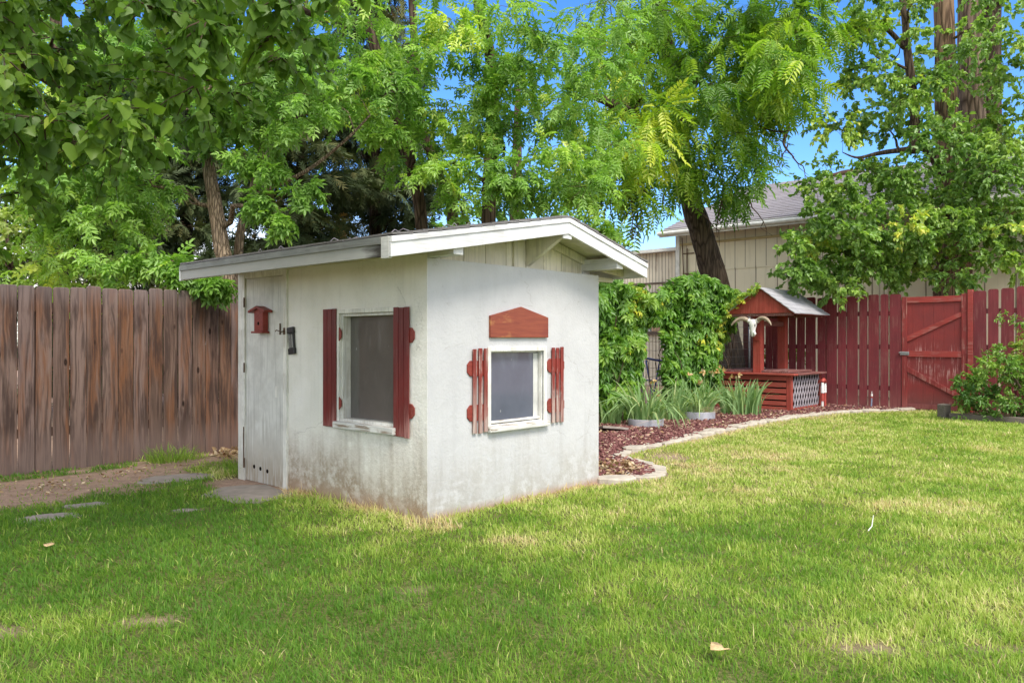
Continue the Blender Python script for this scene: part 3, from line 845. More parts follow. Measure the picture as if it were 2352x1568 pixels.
# gable infill boards, set back from the stucco face
mb = MB(); x = .0
while x < SW-.02:
    x1 = min(x+.242, SW)
    mb.prism([(x+.003, 1.86), (x1-.003, 1.86), (x1-.003, roof_z(x1)-.055)]+([(RX, RZ-.055)] if x < RX < x1 else [])+[(x+.003, roof_z(x)-.055)], .12, .145, 'y'); x = x1
gp = mb.build('gable_panel', M['cream_wood'], shed, bevel=.002)
MB().prism([(0, 1.86), (SW, 1.86), (SW, roof_z(SW)-.06), (RX, RZ-.06), (0, roof_z(0)-.06)], .150, .17, 'y').build('backing', M['dark_hole'], gp)
mb = MB(); mb.tube([(1.08, .117, 2.135), (1.08, .132, 2.135)], .021, 14); mb.build('vent_hole', M['dark_hole'], gp)
# rear gable
MB().prism([(0, 1.92), (SW, 1.92), (SW, roof_z(SW)-.06), (RX, RZ-.06), (0, roof_z(0)-.06)], SD-.09, SD-.04, 'y').build('gable_panel', M['cream_wood'], shed)
# frieze under the right slope and left plate
mb = MB()
mb.prism([(RX, RZ-.058), (RX, RZ-.13), (SW, roof_z(SW)-.13), (SW, roof_z(SW)-.058)], .085, .118, 'y')
mb.prism([(0, roof_z(0)-.058), (0, roof_z(0)-.115), (RX, RZ-.13), (RX, RZ-.058)], .085, .118, 'y')
mb.build('frieze_board', M['cream_wood'], shed)
# roof deck
mb = MB(); t = .05
mb.prism([(XL, ZL-t), (RX, RZ-t), (RX, RZ-.008), (XL, ZL-.008)], Y0+.02, Y1, 'y')
mb.prism([(RX, RZ-t), (XR, ZR-t), (XR, ZR-.008), (RX, RZ-.008)], Y0+.02, Y1, 'y')
roof = mb.build('roof', M['cream_wood_y'], shed)
mb = MB(); rr = random.Random(3)
def course(x0, z0, x1, z1, sgn):
    y = Y0-.018
    while y < Y1+.01:
        w = rr.uniform(.2, .36); y2 = min(y+w, Y1+.02); j = rr.uniform(0, .012); lift = rr.uniform(0, .006)
        mb.box(0, 1, 0, 1, 0, 1, Matrix(((x1-x0-sgn*-j, 0, 0, x0-sgn*j), (0, y2-y-.004, 0, y), (z1-z0, 0, .011+lift, z0), (0, 0, 0, 1))))
        y = y2
nL, nR = 14, 9
for k in range(nL):
    a, b = k/nL, min(1, (k+1.25)/nL); x0, x1 = XL-.02+(RX-XL+.02)*a, XL-.02+(RX-XL+.02)*b
    if b >= 1: x1 = RX
    course(x0, roof_z(x0)+.004, x1, roof_z(x1)-.006, 1)
for k in range(nR):
    a, b = k/nR, min(1, (k+1.25)/nR); x0, x1 = XR+.02-(XR+.02-RX)*a, XR+.02-(XR+.02-RX)*b
    if b >= 1: x1 = RX
    course(x0, roof_z(x0)+.004, x1, roof_z(x1)-.006, -1)
mb.build('shingles', M['shingle_grey'], roof)
# dry leaves and twigs caught on the left slope
mb = MB()
for k in range(26):
    y = rr.uniform(-.25, 2.5); x = rr.uniform(XL+.02, .9); z = roof_z(x)+.022; a = rr.uniform(0, 6.28); l = rr.uniform(.03, .16)
    mb.tube([(x, y, z), (x+math.cos(a)*l*.5, y+math.sin(a)*l*.5, z+.02), (x+math.cos(a)*l, y+math.sin(a)*l, roof_z(min(x+math.cos(a)*l, RX))+.018)], .0035, 4)
tag(mb.build('roof_twigs', M['lattice'], roof), kind='stuff')
# eave fascia greyed for the shade on its side, rotten end near the front corner
def m_fascia_left():
    t = NT('eave_fascia_shaded'); v = t.obj(); x, y, z = t.sep(v)
    g = t.noise(t.map(v, (26, 1.4, 26)), 1.4, 5); b = t.noise(v, 6, 4)
    col = t.mix(t.ramp(b, [(.35, 0), (.7, .6)]), (.40, .40, .375), (.33, .335, .31))
    rot = t.math('ADD', y, t.math('MULTIPLY', t.math('SUBTRACT', t.noise(t.map(v, (3, 3, 22)), 1.3, 4), .5), .32))
    col = t.mix(t.ramp(t.mr(rot, -.22, .14), [(.15, .97), (.55, .0)]), col, (.045, .038, .03))
    return t.done(t.pbr(col, .7, .25, t.bump(g, .3, .004)))
M['fascia_left'] = m_fascia_left()
M['drip_shade'] = m_paint_wood('drip_paint_shaded', (.22, .23, .21), (.12, .11, .095), .5, axis='y')  # strip coloured dark for the shadow under the shingles
MB().box(XL-.024, XL, Y0+.10, Y1, ZL-.135, ZL-.03).build('fascia', M['fascia_left'], shed, bevel=.003)
MB().box(XL-.036, XL-.0245, Y0+.10, Y1+.005, ZL-.055, ZL-.006).build('drip_strip', M['drip_shade'], shed, bevel=.002)
# rake fascias (front), each slope one board with a paler strip above; wraps the left corner
def rake(x0, x1, y0, y1, top, bot, name, mat):
    mb = MB(); mb.prism([(x0, roof_z(x0)-bot), (x1, roof_z(x1)-bot), (x1, roof_z(x1)-top), (x0, roof_z(x0)-top)], y0, y1, 'y')
    return mb.build(name, mat, shed, bevel=.003)
rake(XL-.03, RX-.001, Y0-.004, Y0+.02, .045, .138, 'fascia', M['white_wood_x'])
rake(RX+.001, XR+.03, Y0-.004, Y0+.02, .045, .138, 'fascia', M['white_wood_x'])
rake(XL-.03, RX-.001, Y0-.014, Y0+.018, .005, .0445, 'drip_strip', M['white_wood_x'])
rake(RX+.001, XR+.03, Y0-.014, Y0+.018, .005, .0445, 'drip_strip', M['white_wood_x'])
MB().box(XL-.031, XL-.002, Y0+.0205, Y0+.098, ZL-.15, ZL-.008).build('fascia', M['white_wood_y'], shed, bevel=.003)
MB().box(XR, XR+.024, Y0+.021, Y1, ZR-.14, ZR-.03).build('fascia', M['white_wood_y'], shed, bevel=.003)
# rear rake boards
for (a, b) in ((XL-.03, RX-.001), (RX+.001, XR+.03)): rake(a, b, Y1+.001, Y1+.024, .012, .14, 'fascia', M['white_wood_x'])
# lookout beams and the braced ridge beam
MB().box(.0, .095, -.275, .12, 1.908, 2.02).build('lookout_beam', M['white_wood_y'], shed, bevel=.004)
MB().box(SW-.105, SW-.01, -.275, .12, 1.945, 2.045).build('lookout_beam', M['white_wood_y'], shed, bevel=.004)
mb = MB(); mb.prism([(.118, 1.935), (.118, RZ-.06), (-.275, RZ-.06), (-.275, 2.155)], 1.215, 1.262, 'x')
gb = mb.build('ridge_brace', M['cream_wood'], shed, bevel=.004)
MB().box(1.205, 1.315, -.293, -.2755, 2.135, 2.262).build('end_block', M['white_wood_x'], gb, bevel=.004)
MB().box(1.045, 1.10, .098, .119, 1.9, roof_z(1.04)-.06).build('post_strip', M['cream_wood'], gb, bevel=.003)
# short rafter block under the right eave
mb = MB(); mb.prism([(SW+.01, roof_z(SW)-.055), (XR-.002, ZR-.052), (XR-.002, ZR-.12), (SW+.01, roof_z(SW)-.17)], -.06, -.02, 'y'); mb.build('rafter_tail', M['cream_wood'], shed, bevel=.003)
MB().box(SW+.001, XR-.002, .06, .10, 1.86, 1.90).build('rafter_tail', M['cream_wood'], shed, bevel=.003)
# eave frieze on the left wall
MB().box(-.018, -.001, .02, SD, 1.93, 1.975).build('frieze_board', M['cream_wood_y'], shed, bevel=.002)

# door
df = MB()
df.box(-.022, .06, 2.546, SD+.004, -.02, 1.96); df.box(-.022, .06, 1.825, 1.884, -.05, 1.96); df.box(-.020, .06, 1.8845, 2.5455, 1.888, 1.958)
df.build('door_frame', M['trim_wood'], shed, bevel=.004)
door = MB().box(-.006, .03, 1.962, 2.540, .005, 1.882).build('door', M['door_wood'], shed, bevel=.003)
mb = MB(); mb.box(-.012, .03, 1.888, 1.958, -.02, 1.882); mb.build('edge_board', M['door_wood'], door, bevel=.004)
for y, z in ((2.395, .143), (2.285, .135), (2.165, .125)):
    mb = MB(); mb.tube([(-.0075, y, z), (.01, y, z)], .019, 14); mb.build('vent_hole', M['dark_hole'], door)
for z in (1.665, 1.055, .165):
    mb = MB(); mb.tube([(-.026, 2.543, z-.045), (-.026, 2.543, z+.045)], .008, 8); mb.build('hinge', M['rust'], door)
mb = MB(); mb.tube([(-.03, 1.99, 1.39), (-.045, 1.95, 1.40), (-.04, 1.88, 1.385), (-.03, 1.85, 1.39)], .005, 6); mb.tube([(-.02, 1.93, 1.36), (-.02, 1.93, 1.46)], .007, 6)
mb.box(-.027, -.0225, 1.84, 1.87, 1.36, 1.42); mb.build('latch', M['rust'], door)
MB().box(-.0085, -.0065, 1.985, 2.03, .80, .90).build('patch_plate', M['trim_wood'], door)
# foliage-free rot strip at the left jamb foot
mb = MB(); mb.box(-.0245, -.0225, 2.548, 2.566, .12, .50); mb.build('jamb_scar', M['rust'], shed)

# windows
def frame_boxes(mb, axis, a0, a1, z0, z1, w, d0, d1, sides='lrtb'):
    def bx(p0, p1, q0, q1):
        if axis == 'y': mb.box(p0, p1, d0, d1, q0, q1)
        else: mb.box(d0, d1, p0, p1, q0, q1)
    if 'l' in sides: bx(a0, a0+w, z0, z1)
    if 'r' in sides: bx(a1-w, a1, z0, z1)
    if 't' in sides: bx(a0+w+.0005, a1-w-.0005, z1-w, z1)
    if 'b' in sides: bx(a0+w+.0005, a1-w-.0005, z0, z0+w)
mb = MB(); frame_boxes(mb, 'y', FW[0]-.036, FW[1]+.036, FW[2]-.0, FW[3]+.036, .036, -.012, .012, 'lrt')
frame_boxes(mb, 'y', FW[0]+.001, FW[1]-.001, FW[2], FW[3]-.001, .009, .0125, .085)
fwin = mb.build('window_frame', M['trim_wood'], shed, bevel=.003)
MB().box(FW[0]+.012, FW[1]-.012, .05, .056, FW[2]+.01, FW[3]-.01).build('pane', M['glass_front'], fwin)
mb = MB(); mb.box(FW[0]+.018, FW[1]-.018, .02, .049, FW[2]+.017, FW[2]+.036); mb.build('rotten_rail', M['sill_wood_x'], fwin, bevel=.004)
MB().box(FW[0]-.04, FW[1]+.042, -.045, .04, .590, .634).build('sill', M['sill_wood_x'], fwin, bevel=.008)
MB().box(FW[1]-.075, FW[1]-.018, .046, .0495, FW[2]+.02, FW[3]-.02).build('curtain', M['curtain'], fwin)
mb = MB(); frame_boxes(mb, 'x', LW[0]-.034, LW[1]+.034, LW[2]-.0, LW[3]+.034, .034, -.014, .012, 'lrt')
frame_boxes(mb, 'x', LW[0]+.001, LW[1]-.001, LW[2], LW[3]-.001, .022, .0125, .098)
lwin = mb.build('window_frame', M['trim_wood'], shed, bevel=.003)
MB().box(.088, .094, LW[0]+.012, LW[1]-.012, LW[2]+.01, LW[3]-.01).build('pane', M['glass_left'], lwin)
MB().box(-.05, .06, LW[0]-.03, LW[1]+.036, .602, .654).build('sill', M['sill_wood'], lwin, bevel=.006)

# shutters: three vertical slats on two clipped battens
XO = .002
def octo(a0, a1, z0, z1, c=.03): return [(a0+c, z0), (a1-c, z0), (a1, z0+c), (a1, z1-c), (a1-c, z1), (a0+c, z1), (a0, z1-c), (a0, z0+c)]
def shutter(axis, slats, z0, z1, b0, b1, zb, mat, jit):
    mb = MB(); r = random.Random(int(z0*1000+slats[0][0]*100))
    for (a, b) in slats:
        dz0, dz1 = r.uniform(-jit, jit), r.uniform(-jit, jit)
        if axis == 'y': mb.box(a, b, -.0215, -.0112, z0+dz0, z1+dz1)
        else: mb.box(-.0215-XO, -.0112-XO, a, b, z0+dz0, z1+dz1)
    s = mb.build('shutter', mat, shed, bevel=.003)
    for (q0, q1) in zb:
        m2 = MB(); m2.prism(octo(b0, b1, q0, q1), -.0110, -.0005, axis) if axis == 'y' else m2.prism(octo(b0, b1, q0, q1), -.0110-XO, -.0005-XO, axis); m2.build('batten', M['batten_red'], s, bevel=.002)
shutter('y', [(.446, .486), (.509, .548), (.567, .607)], .597, 1.246, .395, .622, [(.692, .816), (1.035, 1.153)], M['shutter_worn'], .004)
shutter('y', [(1.395, 1.435), (1.455, 1.494), (1.514, 1.554)], .604, 1.250, 1.342, 1.575, [(.694, .816), (1.036, 1.154)], M['shutter_worn'], .004)
shutter('x', [(.180, .236), (.241, .297), (.302, .358)], .590, 1.552, .132, .354, [(.733, .842), (1.29, 1.402)], M['shutter_deep'], .004)
shutter('x', [(1.088, 1.146), (1.150, 1.208), (1.213, 1.270)], .602, 1.566, 1.032, 1.266, [(.747, .851), (1.304, 1.415)], M['shutter_deep'], .004)

# hung on the shed walls
def on_shed(name, label, cat, x, y, z):
    w = SHED+U*x+Vv*y
    return thing(name, label, cat, (w[0], w[1], z), ANG)
sg = on_shed('wall_plaque', 'blank red stained wooden board with a peaked top above the front window', 'sign', .99, 0, 1.33)
def m_plaque():
    t = NT('plaque_stain'); v = t.obj(); g = t.noise(t.map(v, (2.2, 30, 30)), 1.4, 6, .6, .5); b = t.noise(v, 5, 4)
    col = t.mix(t.ramp(g, [(.35, 0), (.65, 1)]), (.20, .043, .026), (.285, .072, .036))
    wx = t.math('MULTIPLY', t.ramp(t.noise(t.map(v, (6, 20, 14), (1.7, 0, .4)), 1, 4), [(.52, 0), (.66, 1)]), t.mr(t.sep(v)[0], -.05, -.33))
    col = t.mix(wx, col, (.55, .27, .09))
    col = t.mix(t.ramp(b, [(.5, 0), (.75, .5)]), col, (.19, .035, .03))
    return t.done(t.pbr(col, .5, .35, t.bump(g, .2, .003)))
mb = MB(); mb.prism([(-.353, .0), (.352, .003), (.352, .172), (.01, .252), (-.353, .172)], -.024, -.001, 'y'); mb.build('board', m_plaque(), sg, bevel=.004)
bh = on_shed('bird_house', 'flat red wooden bird house hung on the shed door', 'bird house', -.0125, 2.215, 1.375)
mb = MB(); mb.prism([(-.075, .018), (.075, .018), (.075, .195), (0, .225), (-.075, .195)], -.055, 0, 'x'); mb.build('body', M['batten_red'], bh, bevel=.003)
mb = MB()
mb.prism([(-.145, .185), (-.145, .205), (0, .247), (0, .225)], -.08, .0, 'x'); mb.prism([(0, .225), (0, .247), (.145, .205), (.145, .185)], -.08, .0, 'x'); mb.build('roof', M['batten_red'], bh, bevel=.002)
MB().box(-.075, .0, -.095, .095, .0, .017).build('base', M['batten_red'], bh, bevel=.002)
mb = MB(); v = []; mb.tube([(-.0558, .0, .088), (-.05, .0, .088)], .016, 14); mb.build('entrance_hole', M['dark_hole'], bh)
th = on_shed('wall_thermometer', 'black thermometer with white scale hanging crooked beside the shed door', 'thermometer', -.0018, 1.735, 1.19)
R_ = Matrix.Rotation(math.radians(-7), 4, 'X')
mb = MB(); mb.box(-.03, -.002, -.046, .046, .0, .052, R_); mb.box(-.03, -.002, -.046, .046, .183, .235, R_); mb.box(-.024, -.003, -.039, .039, .0525, .1825, R_)
mb.build('case', M['black_plastic'], th, bevel=.004)
mb = MB(); r = random.Random(2)
mb.box(-.0262, -.0245, .026, .029, .056, .180, R_); mb.box(-.0262, -.0245, -.029, -.026, .056, .172, R_)
for k in range(16):
    z = .06+.0072*k
    mb.box(-.0262, -.0245, -.021, -.021+r.uniform(.010, .017), z, z+.0028, R_); mb.box(-.0262, -.0245, .003, .003+r.uniform(.011, .017), z, z+.0028, R_)
mb.build('scale', M['white_mark'], th)

# ================================================================== BROWN BOARD FENCE (runs along U)
fence = thing('wood_fence', 'weathered brown cedar board fence left of the shed', 'fence', (FENCE0[0], FENCE0[1], 0), ANG)
rf = random.Random(12)
def dogear(a, b, z0, z1, c): return [(a, z0), (b, z0), (b, z1-c), (b-c, z1), (a+c, z1), (a, z1-c)]
mb = MB(); t = -3.9; k = 0
while t < 7.2:
    w = .150+rf.uniform(-.008, .006); zt = 1.868+.022*t*.5+rf.uniform(-.012, .014); y = rf.uniform(-.003, .003)
    lean = rf.uniform(-.004, .004)
    mb.prism([(a+lean*z, z) for a, z in dogear(t, t+w, -.05, zt, .018)], -.02+y, -.001+y, 'y')
    t += w+(.007 if rf.random() < .8 else .013); k += 1
mb.build('board_panel', M['fence_brown'], fence, bevel=.005)
for z in (.35, 1.05, 1.6): MB().box(-3.9, 7.2, .001, .04, z, z+.09).build('rail', M['fence_brown'], fence)
for t in (-3.4, -.95, 1.5, 3.95, 6.4): MB().box(t, t+.09, .041, .13, -.05, 1.82).build('post', M['fence_brown'], fence)

# ================================================================== RED FENCE AND GATE (run along -Vv from the wire fence to the right)
RANG = math.atan2(-Vv[1], -Vv[0])        # local x to the right along the fence, local y away from the lawn
def redx(pc):
    """local x on the red fence of a column of the close-up survey"""
    px = 1796.7+.3125*pc; r = (px-1176)/F
    return (r*RED0[1]-RED0[0])/(-Vv[0]+r*Vv[1])
def redz(pc, yc):
    s = redx(pc); Y = RED0[1]-Vv[1]*s; return H-(571.7+.3125*yc-784)/F*Y
red = thing('red_fence', 'dark red stained picket fence with gaps at the back of the lawn', 'fence', (RED0[0], RED0[1], 0), RANG)
bl = []
x = redx(108)-.02
while x > -3.2:
    w = rf.uniform(.13, .165); bl.append((x-w, x)); x -= w+rf.uniform(.012, .03)
lft = [(108,165),(175,247),(262,318),(330,402),(410,468),(478,556),(567,625),(635,712),(722,780),(792,876)]
rgt = [(1408,1502),(1512,1588),(1607,1702),(1724,1800)]
bl += [(redx(a), redx(b)) for a, b in lft]
def red_panel(bs, parent, zt):
    mb = MB()
    for a, b in bs:
        z1 = zt+rf.uniform(-.03, .03); y = rf.uniform(-.004, .004); l = rf.uniform(-.004, .004)
        c = min(.035, (b-a)*.3)
        mb.prism([(p+l*z, z) for p, z in [(a, -.04), (b, -.04), (b, z1-c*.8), (b-c*.45, z1-c*.15), (b-c, z1), (a+c, z1), (a+c*.45, z1-c*.15), (a, z1-c*.8)]], -.02+y, y, 'y')
    return mb.build('board_panel', M['red_fence'], parent, bevel=.002)
red_panel(bl, red, 2.20)
xl = min(a for a, b in bl)
for z in (.35, 1.15, 1.8): MB().box(xl, redx(878)-.01, .006, .045, z, z+.09).build('rail', M['red_fence'], red)
for x in (-3.0, -1.6, redx(878)-.12): MB().box(x, x+.09, .046, .136, -.05, 2.1).build('post', M['red_fence'], red)
gate = thing('garden_gate', 'red board gate with diagonal braces and a steel latch', 'gate', (RED0[0], RED0[1], 0), RANG)
ga, gb_, gc, gd = redx(880)+.006, redx(920), redx(1320), redx(1364)
mb = MB(); nb = 6
for k in range(nb):
    a, b = gb_-.08+(gc+.06-gb_+.08)*k/nb, gb_-.08+(gc+.06-gb_+.08)*(k+1)/nb
    mb.box(a+.001, b-.001, .0, .018, .04, 2.13+rf.uniform(-.004, .004))
def m_gate_board():
    t = NT('gate_board_stain'); v = t.obj(); x, y, z = t.sep(v); r = t.isl()
    g = t.noise(t.vadd(t.map(v, (42, 42, 1.7)), t.comb(t.math('MULTIPLY', r, 50.))), 1.4, 6, .62, .3); b = t.noise(v, 3.2, 5)
    col = t.mix(t.ramp(b, [(.35, 0), (.7, 1)]), (.26, .038, .034), (.19, .036, .036))
    col = t.mix(t.math('MULTIPLY', t.ramp(g, [(.35, .5), (.6, 0)]), .7), col, (.15, .024, .025))
    zone = t.math('MULTIPLY', t.mr(t.math('ABSOLUTE', t.math('SUBTRACT', z, .88)), .12, .42, 1, 0), t.ramp(t.noise(v, 5, 3), [(.4, 0), (.6, 1)]))
    zone = t.math('ADD', zone, t.math('MULTIPLY', t.ramp(t.noise(v, 4.1, 4), [(.55, 0), (.7, .5)]), t.mr(z, 1.6, .4)), clamp=True)
    col = t.mix(t.math('MULTIPLY', zone, t.ramp(g, [(.535, 0), (.58, .95)])), col, (.56, .36, .33))
    col = t.mix(t.mr(t.math('ADD', z, t.math('MULTIPLY', g, .2)), .5, .08, 0, .75), col, (.115, .062, .056))
    return t.done(t.pbr(col, .6, .3, t.bump(g, .35, .004)))
mb.build('board_panel', m_gate_board(), gate)
MB().box(ga, gb_, -.03, -.001, .02, 2.15).build('stile', M['gate_red'], gate, bevel=.003)
MB().box(gc, gd-.006, -.03, -.001, .02, 2.17).build('stile', M['gate_red'], gate, bevel=.003)
mb = MB()
mb.box(gb_+.001, gc-.001, -.026, -.001, redz(1120, 392), redz(1120, 348)); mb.build('top_rail', M['gate_rail'], gate, bevel=.003)
MB().box(gb_+.001, gc-.001, -.026, -.001, redz(1120, 794), redz(1120, 750)).build('mid_rail', M['gate_rail'], gate, bevel=.003)
MB().box(gb_+.001, gc-.001, -.026, -.001, .03, .12).build('bottom_rail', M['red_fence'], gate, bevel=.003)
mb = MB(); mb.prism([(gb_+.001, redz(920, 682)), (gc-.001, redz(1320, 496)), (gc-.001, redz(1320, 460)), (gb_+.001, redz(920, 640))], -.026, -.001, 'y'); mb.build('brace', M['gate_rail'], gate, bevel=.003)
mb = MB(); mb.prism([(gb_+.001, redz(920, 902)), (gc-.001, redz(1320, 1110)), (gc-.001, redz(1320, 1075)), (gb_+.001, redz(920, 862))], -.026, -.001, 'y'); mb.build('brace', M['gate_red'], gate, bevel=.003)
hz = (redz(900, 775)+redz(900, 755))/2
mb = MB(); mb.box(ga-.03, ga+.13, -.045, -.0305, hz-.035, hz+.03); mb.tube([(ga-.05, -.05, hz+.01), (ga+.12, -.05, hz+.01)], .012, 8); mb.tube([(ga+.02, -.05, hz-.02), (ga+.02, -.07, hz-.03)], .008, 6)
mb.build('latch', M['steel'], gate, bevel=.003)
for yc in (455, 772):
    z = redz(1345, yc); MB().box(gc+.002, redx(1380), -.036, -.0305, z-.012, z+.012).build('hinge', M['gate_red'], gate)
gp = MB().box(redx(1366), redx(1404), -.05, .06, -.05, 2.24).build('post', M['gate_rail'], gate, bevel=.004)
mb = MB(); mb.box(ga-.02, gd, .0, .3, -.02, .03); tag(mb.build('gate_sill', M['timber'], gate))
red2 = thing('red_fence', 'dark red picket fence section right of the gate, behind the bush', 'fence', (RED0[0], RED0[1], 0), RANG)
bl2 = [(redx(a), redx(b)) for a, b in rgt]; x = bl2[-1][1]
while x < 5.2:
    w = rf.uniform(.13, .165); g = rf.uniform(.012, .03); bl2.append((x+g, x+g+w)); x += g+w
red_panel(bl2, red2, 2.24)
for z in (.35, 1.15, 1.8): MB().box(redx(1406), 5.2, .006, .045, z, z+.09).build('rail', M['red_fence'], red2)
for x in (2.6, 4.9): MB().box(x, x+.09, .046, .136, -.05, 2.1).build('post', M['red_fence'], red2)

# ================================================================== WIRE FENCE
wf = thing('wire_fence', 'galvanised welded wire panel fence behind the vine and well', 'fence', (WIRE0[0], WIRE0[1], 0), ANG)
mb = MB(); t = -5.4
while t < 2.05: mb.box(t, t+.0045, 0, .0045, .03, 1.86); t += .052
for z in np.arange(.05, 1.9, .155): mb.box(-5.4, 2.05, -.0055, -.001, z, z+.0055)
mb.build('wire_mesh', M['wire'], wf)
for t in (-5.4, -3.9, -2.28, -1.28, .35, 1.95):
    mb = MB(); mb.tube([(t, .03, -.05), (t, .03, 1.98)], .024, 10); mb.build('post', M['steel'], wf, smooth=True)
mb = MB(); mb.tube([(-5.4, .03, 1.9), (2.05, .03, 1.9)], .018, 8); mb.build('rail', M['steel'], wf)

# ================================================================== WISHING WELL
well = thing('wishing_well', 'red wooden wishing well with slatted base and grey shingle roof', 'wishing well', (WELL[0], WELL[1], 0), ANG)
WX, WY, WZ = 1.42, 1.55, .71
mb = MB(); hs = [(.02, .092), (.115, .195), (.225, .31), (.34, .425), (.455, .545), (.575, .665)]
for k, (a, b) in enumerate(hs): mb.box(-.02, 0, .075, WY-.02, a, b)
mb.build('front_slats', M['well_red_y'], well, bevel=.003)
mb = MB()
for (a, b) in hs: mb.box(WX, WX+.02, .02, WY-.02, a, b); mb.box(.02, WX-.02, WY, WY+.02, a, b)
mb.build('rear_slats', M['well_red'], well, bevel=.003)
MB().box(.004, .012, .075, WY-.03, .02, .68).build('shade_liner', M['dark_hole'], well)  # dark sheet standing for the shade inside the well
for (x, y) in ((-.024, -.02), (WX-.06, -.02), (-.02, WY-.07), (WX-.06, WY-.07)):
    MB().box(x, x+.09, y, y+.09, 0, WZ-.036).build('corner_post', M['well_red'], well, bevel=.004)
MB().box(.067, WX-.061, -.012, .02, .0, .075).build('bottom_rail', M['well_red'], well, bevel=.003)
MB().box(.067, WX-.061, .03, .045, .08, .67).build('shade_liner', M['dark_hole'], well)  # same dark sheet for the shade behind the lattice
# lattice on the right side, two layers of crossing strips clipped to the panel
def lattice(y0, y1, sgn):
    mb = MB(); x0, x1, z0, z1 = .07, WX-.065, .05, .668; step = .125; s = math.tan(math.radians(62))
    c = -3.
    while c < 4:
        # z = z0 + sgn*s*(x - c)
        pts = []
        xa, xb = (c, c+(z1-z0)/s) if sgn > 0 else (c, c-(z1-z0)/s)
        za, zb = z0, z1
        def clip(xa, za, xb, zb):
            if xa > xb: xa, za, xb, zb = xb, zb, xa, za
            if xb < x0 or xa > x1: return None
            if xa < x0: za += (zb-za)*(x0-xa)/(xb-xa); xa = x0
            if xb > x1: zb = za+(zb-za)*(x1-xa)/(xb-xa); xb = x1
            return xa, za, xb, zb
        q = clip(xa, za, xb, zb)
        if q and abs(q[2]-q[0]) > .02:
            dx = .5*.034/math.sin(math.radians(62))
            mb.prism([(q[0]-dx, q[1]), (q[0]+dx, q[1]), (q[2]+dx, q[3]), (q[2]-dx, q[3])], y0, y1, 'y')
        c += step
    return mb
lattice(-.012, -.005, 1).build('lattice', M['lattice'], well)
lattice(-.004, .003, -1).build('lattice', M['lattice'], well)
# deck: border boards with a raised lid of planks, one end split
mb = MB()
for a, b in ((-.09, .10), ): mb.box(a, b, -.10, WY+.05, WZ-.035, WZ)
mb.build('deck_board', M['well_red_y'], well, bevel=.005)
mb = MB(); mb.box(.103, WX+.06, -.11, .06, WZ-.035, WZ-.002); mb.box(.103, WX+.05, WY-.1, WY+.06, WZ-.035, WZ); mb.box(WX-.12, WX+.07, .063, WY-.103, WZ-.035, WZ-.001)
mb.build('deck_board', M['well_dark'], well, bevel=.004)
mb = MB(); y = .1
while y < WY-.15: mb.box(.13, WX-.14, y, y+.148, WZ+.002, WZ+.035+rf.uniform(0, .008)); y += .153
mb.build('lid', M['well_dark'], well, bevel=.003)
PY = .70
MB().box(.105, .25, PY-.078, PY+.078, WZ+.0, 2.18).build('post', M['well_red'], well, bevel=.004)
MB().box(WX-.20, WX-.05, PY-.078, PY+.078, WZ+.0, 2.18).build('post', M['well_red'], well, bevel=.004)
MB().box(.252, WX-.201, PY-.05, PY+.05, 1.60, 1.69).build('cross_beam', M['well_dark'], well, bevel=.004)
MB().box(.07, .1045, PY-.055, PY+.055, 1.32, 1.50).build('post_plaque', M['batten_red'], well, bevel=.004)
GY, GW, GX0, GX1, GZE, GZR = .58, .66, -.05, 1.62, 1.83, 2.315
mb = MB(); k = -GW+.02
while k < GW-.04:
    a, b = k, min(k+.145, GW-.02); zz = lambda y: GZR-.03-(GZR-GZE)*abs(y)/GW
    pl = [(GY+a+.001, GZE-.0), (GY+b-.001, GZE-.0), (GY+b-.001, zz(b))]+([(GY, zz(0))] if a < 0 < b else [])+[(GY+a+.001, zz(a))]
    mb.prism(pl, -.02, .0, 'x'); k = b
mb.build('gable_panel', M['well_red'], well)
mb = MB(); mb.prism([(GY-GW+.02, GZE), (GY+GW-.02, GZE), (GY, GZR-.03)], 1.5, 1.52, 'x'); mb.build('gable_panel', M['well_red'], well)
MB().box(.001, .09, GY-GW+.06, GY+GW-.06, GZE-.055, GZE+.03).build('tie_beam', M['well_dark'], well, bevel=.003)
MB().box(1.40, 1.499, GY-GW+.06, GY+GW-.06, GZE-.055, GZE+.03).build('tie_beam', M['well_dark'], well, bevel=.003)
mb = MB()
for sg in (-1, 1):
    mb.prism([(GY, GZR-.03), (GY, GZR), (GY+sg*GW, GZE), (GY+sg*GW, GZE-.03)], GX0, GX1, 'x')
wr = mb.build('roof', M['well_red'], well)
mb = MB(); n = 6
for sg in (-1, 1):
    for k in range(n):
        a, b = k/n, (k+1.2)/n
        if b > 1: b = 1
        ya, yb = GW*1.05*(1-a), GW*1.05*(1-b); zf = lambda y: GZR-(GZR-GZE)*y/GW
        x = GX0-.03; 
        while x < GX1:
            x2 = min(x+rf.uniform(.26, .34), GX1+.03); l = rf.uniform(0, .006)
            za, zb = zf(ya)+.022+l, zf(yb)+.004
            mb.prism([(GY+sg*ya, za-.018), (GY+sg*ya, za), (GY+sg*yb, zb+.004), (GY+sg*yb, zb-.004)], x, x2-.004, 'x'); x = x2
mb.build('shingles', M['shingle_well'], wr)

# skull hung on the front post
sk = WELL+U*.06+Vv*(PY+.03)
skull = thing('cow_skull', 'white longhorn skull with curved horns hung on the well post', 'skull', (sk[0], sk[1], 1.55), ANG)
mb = MB()
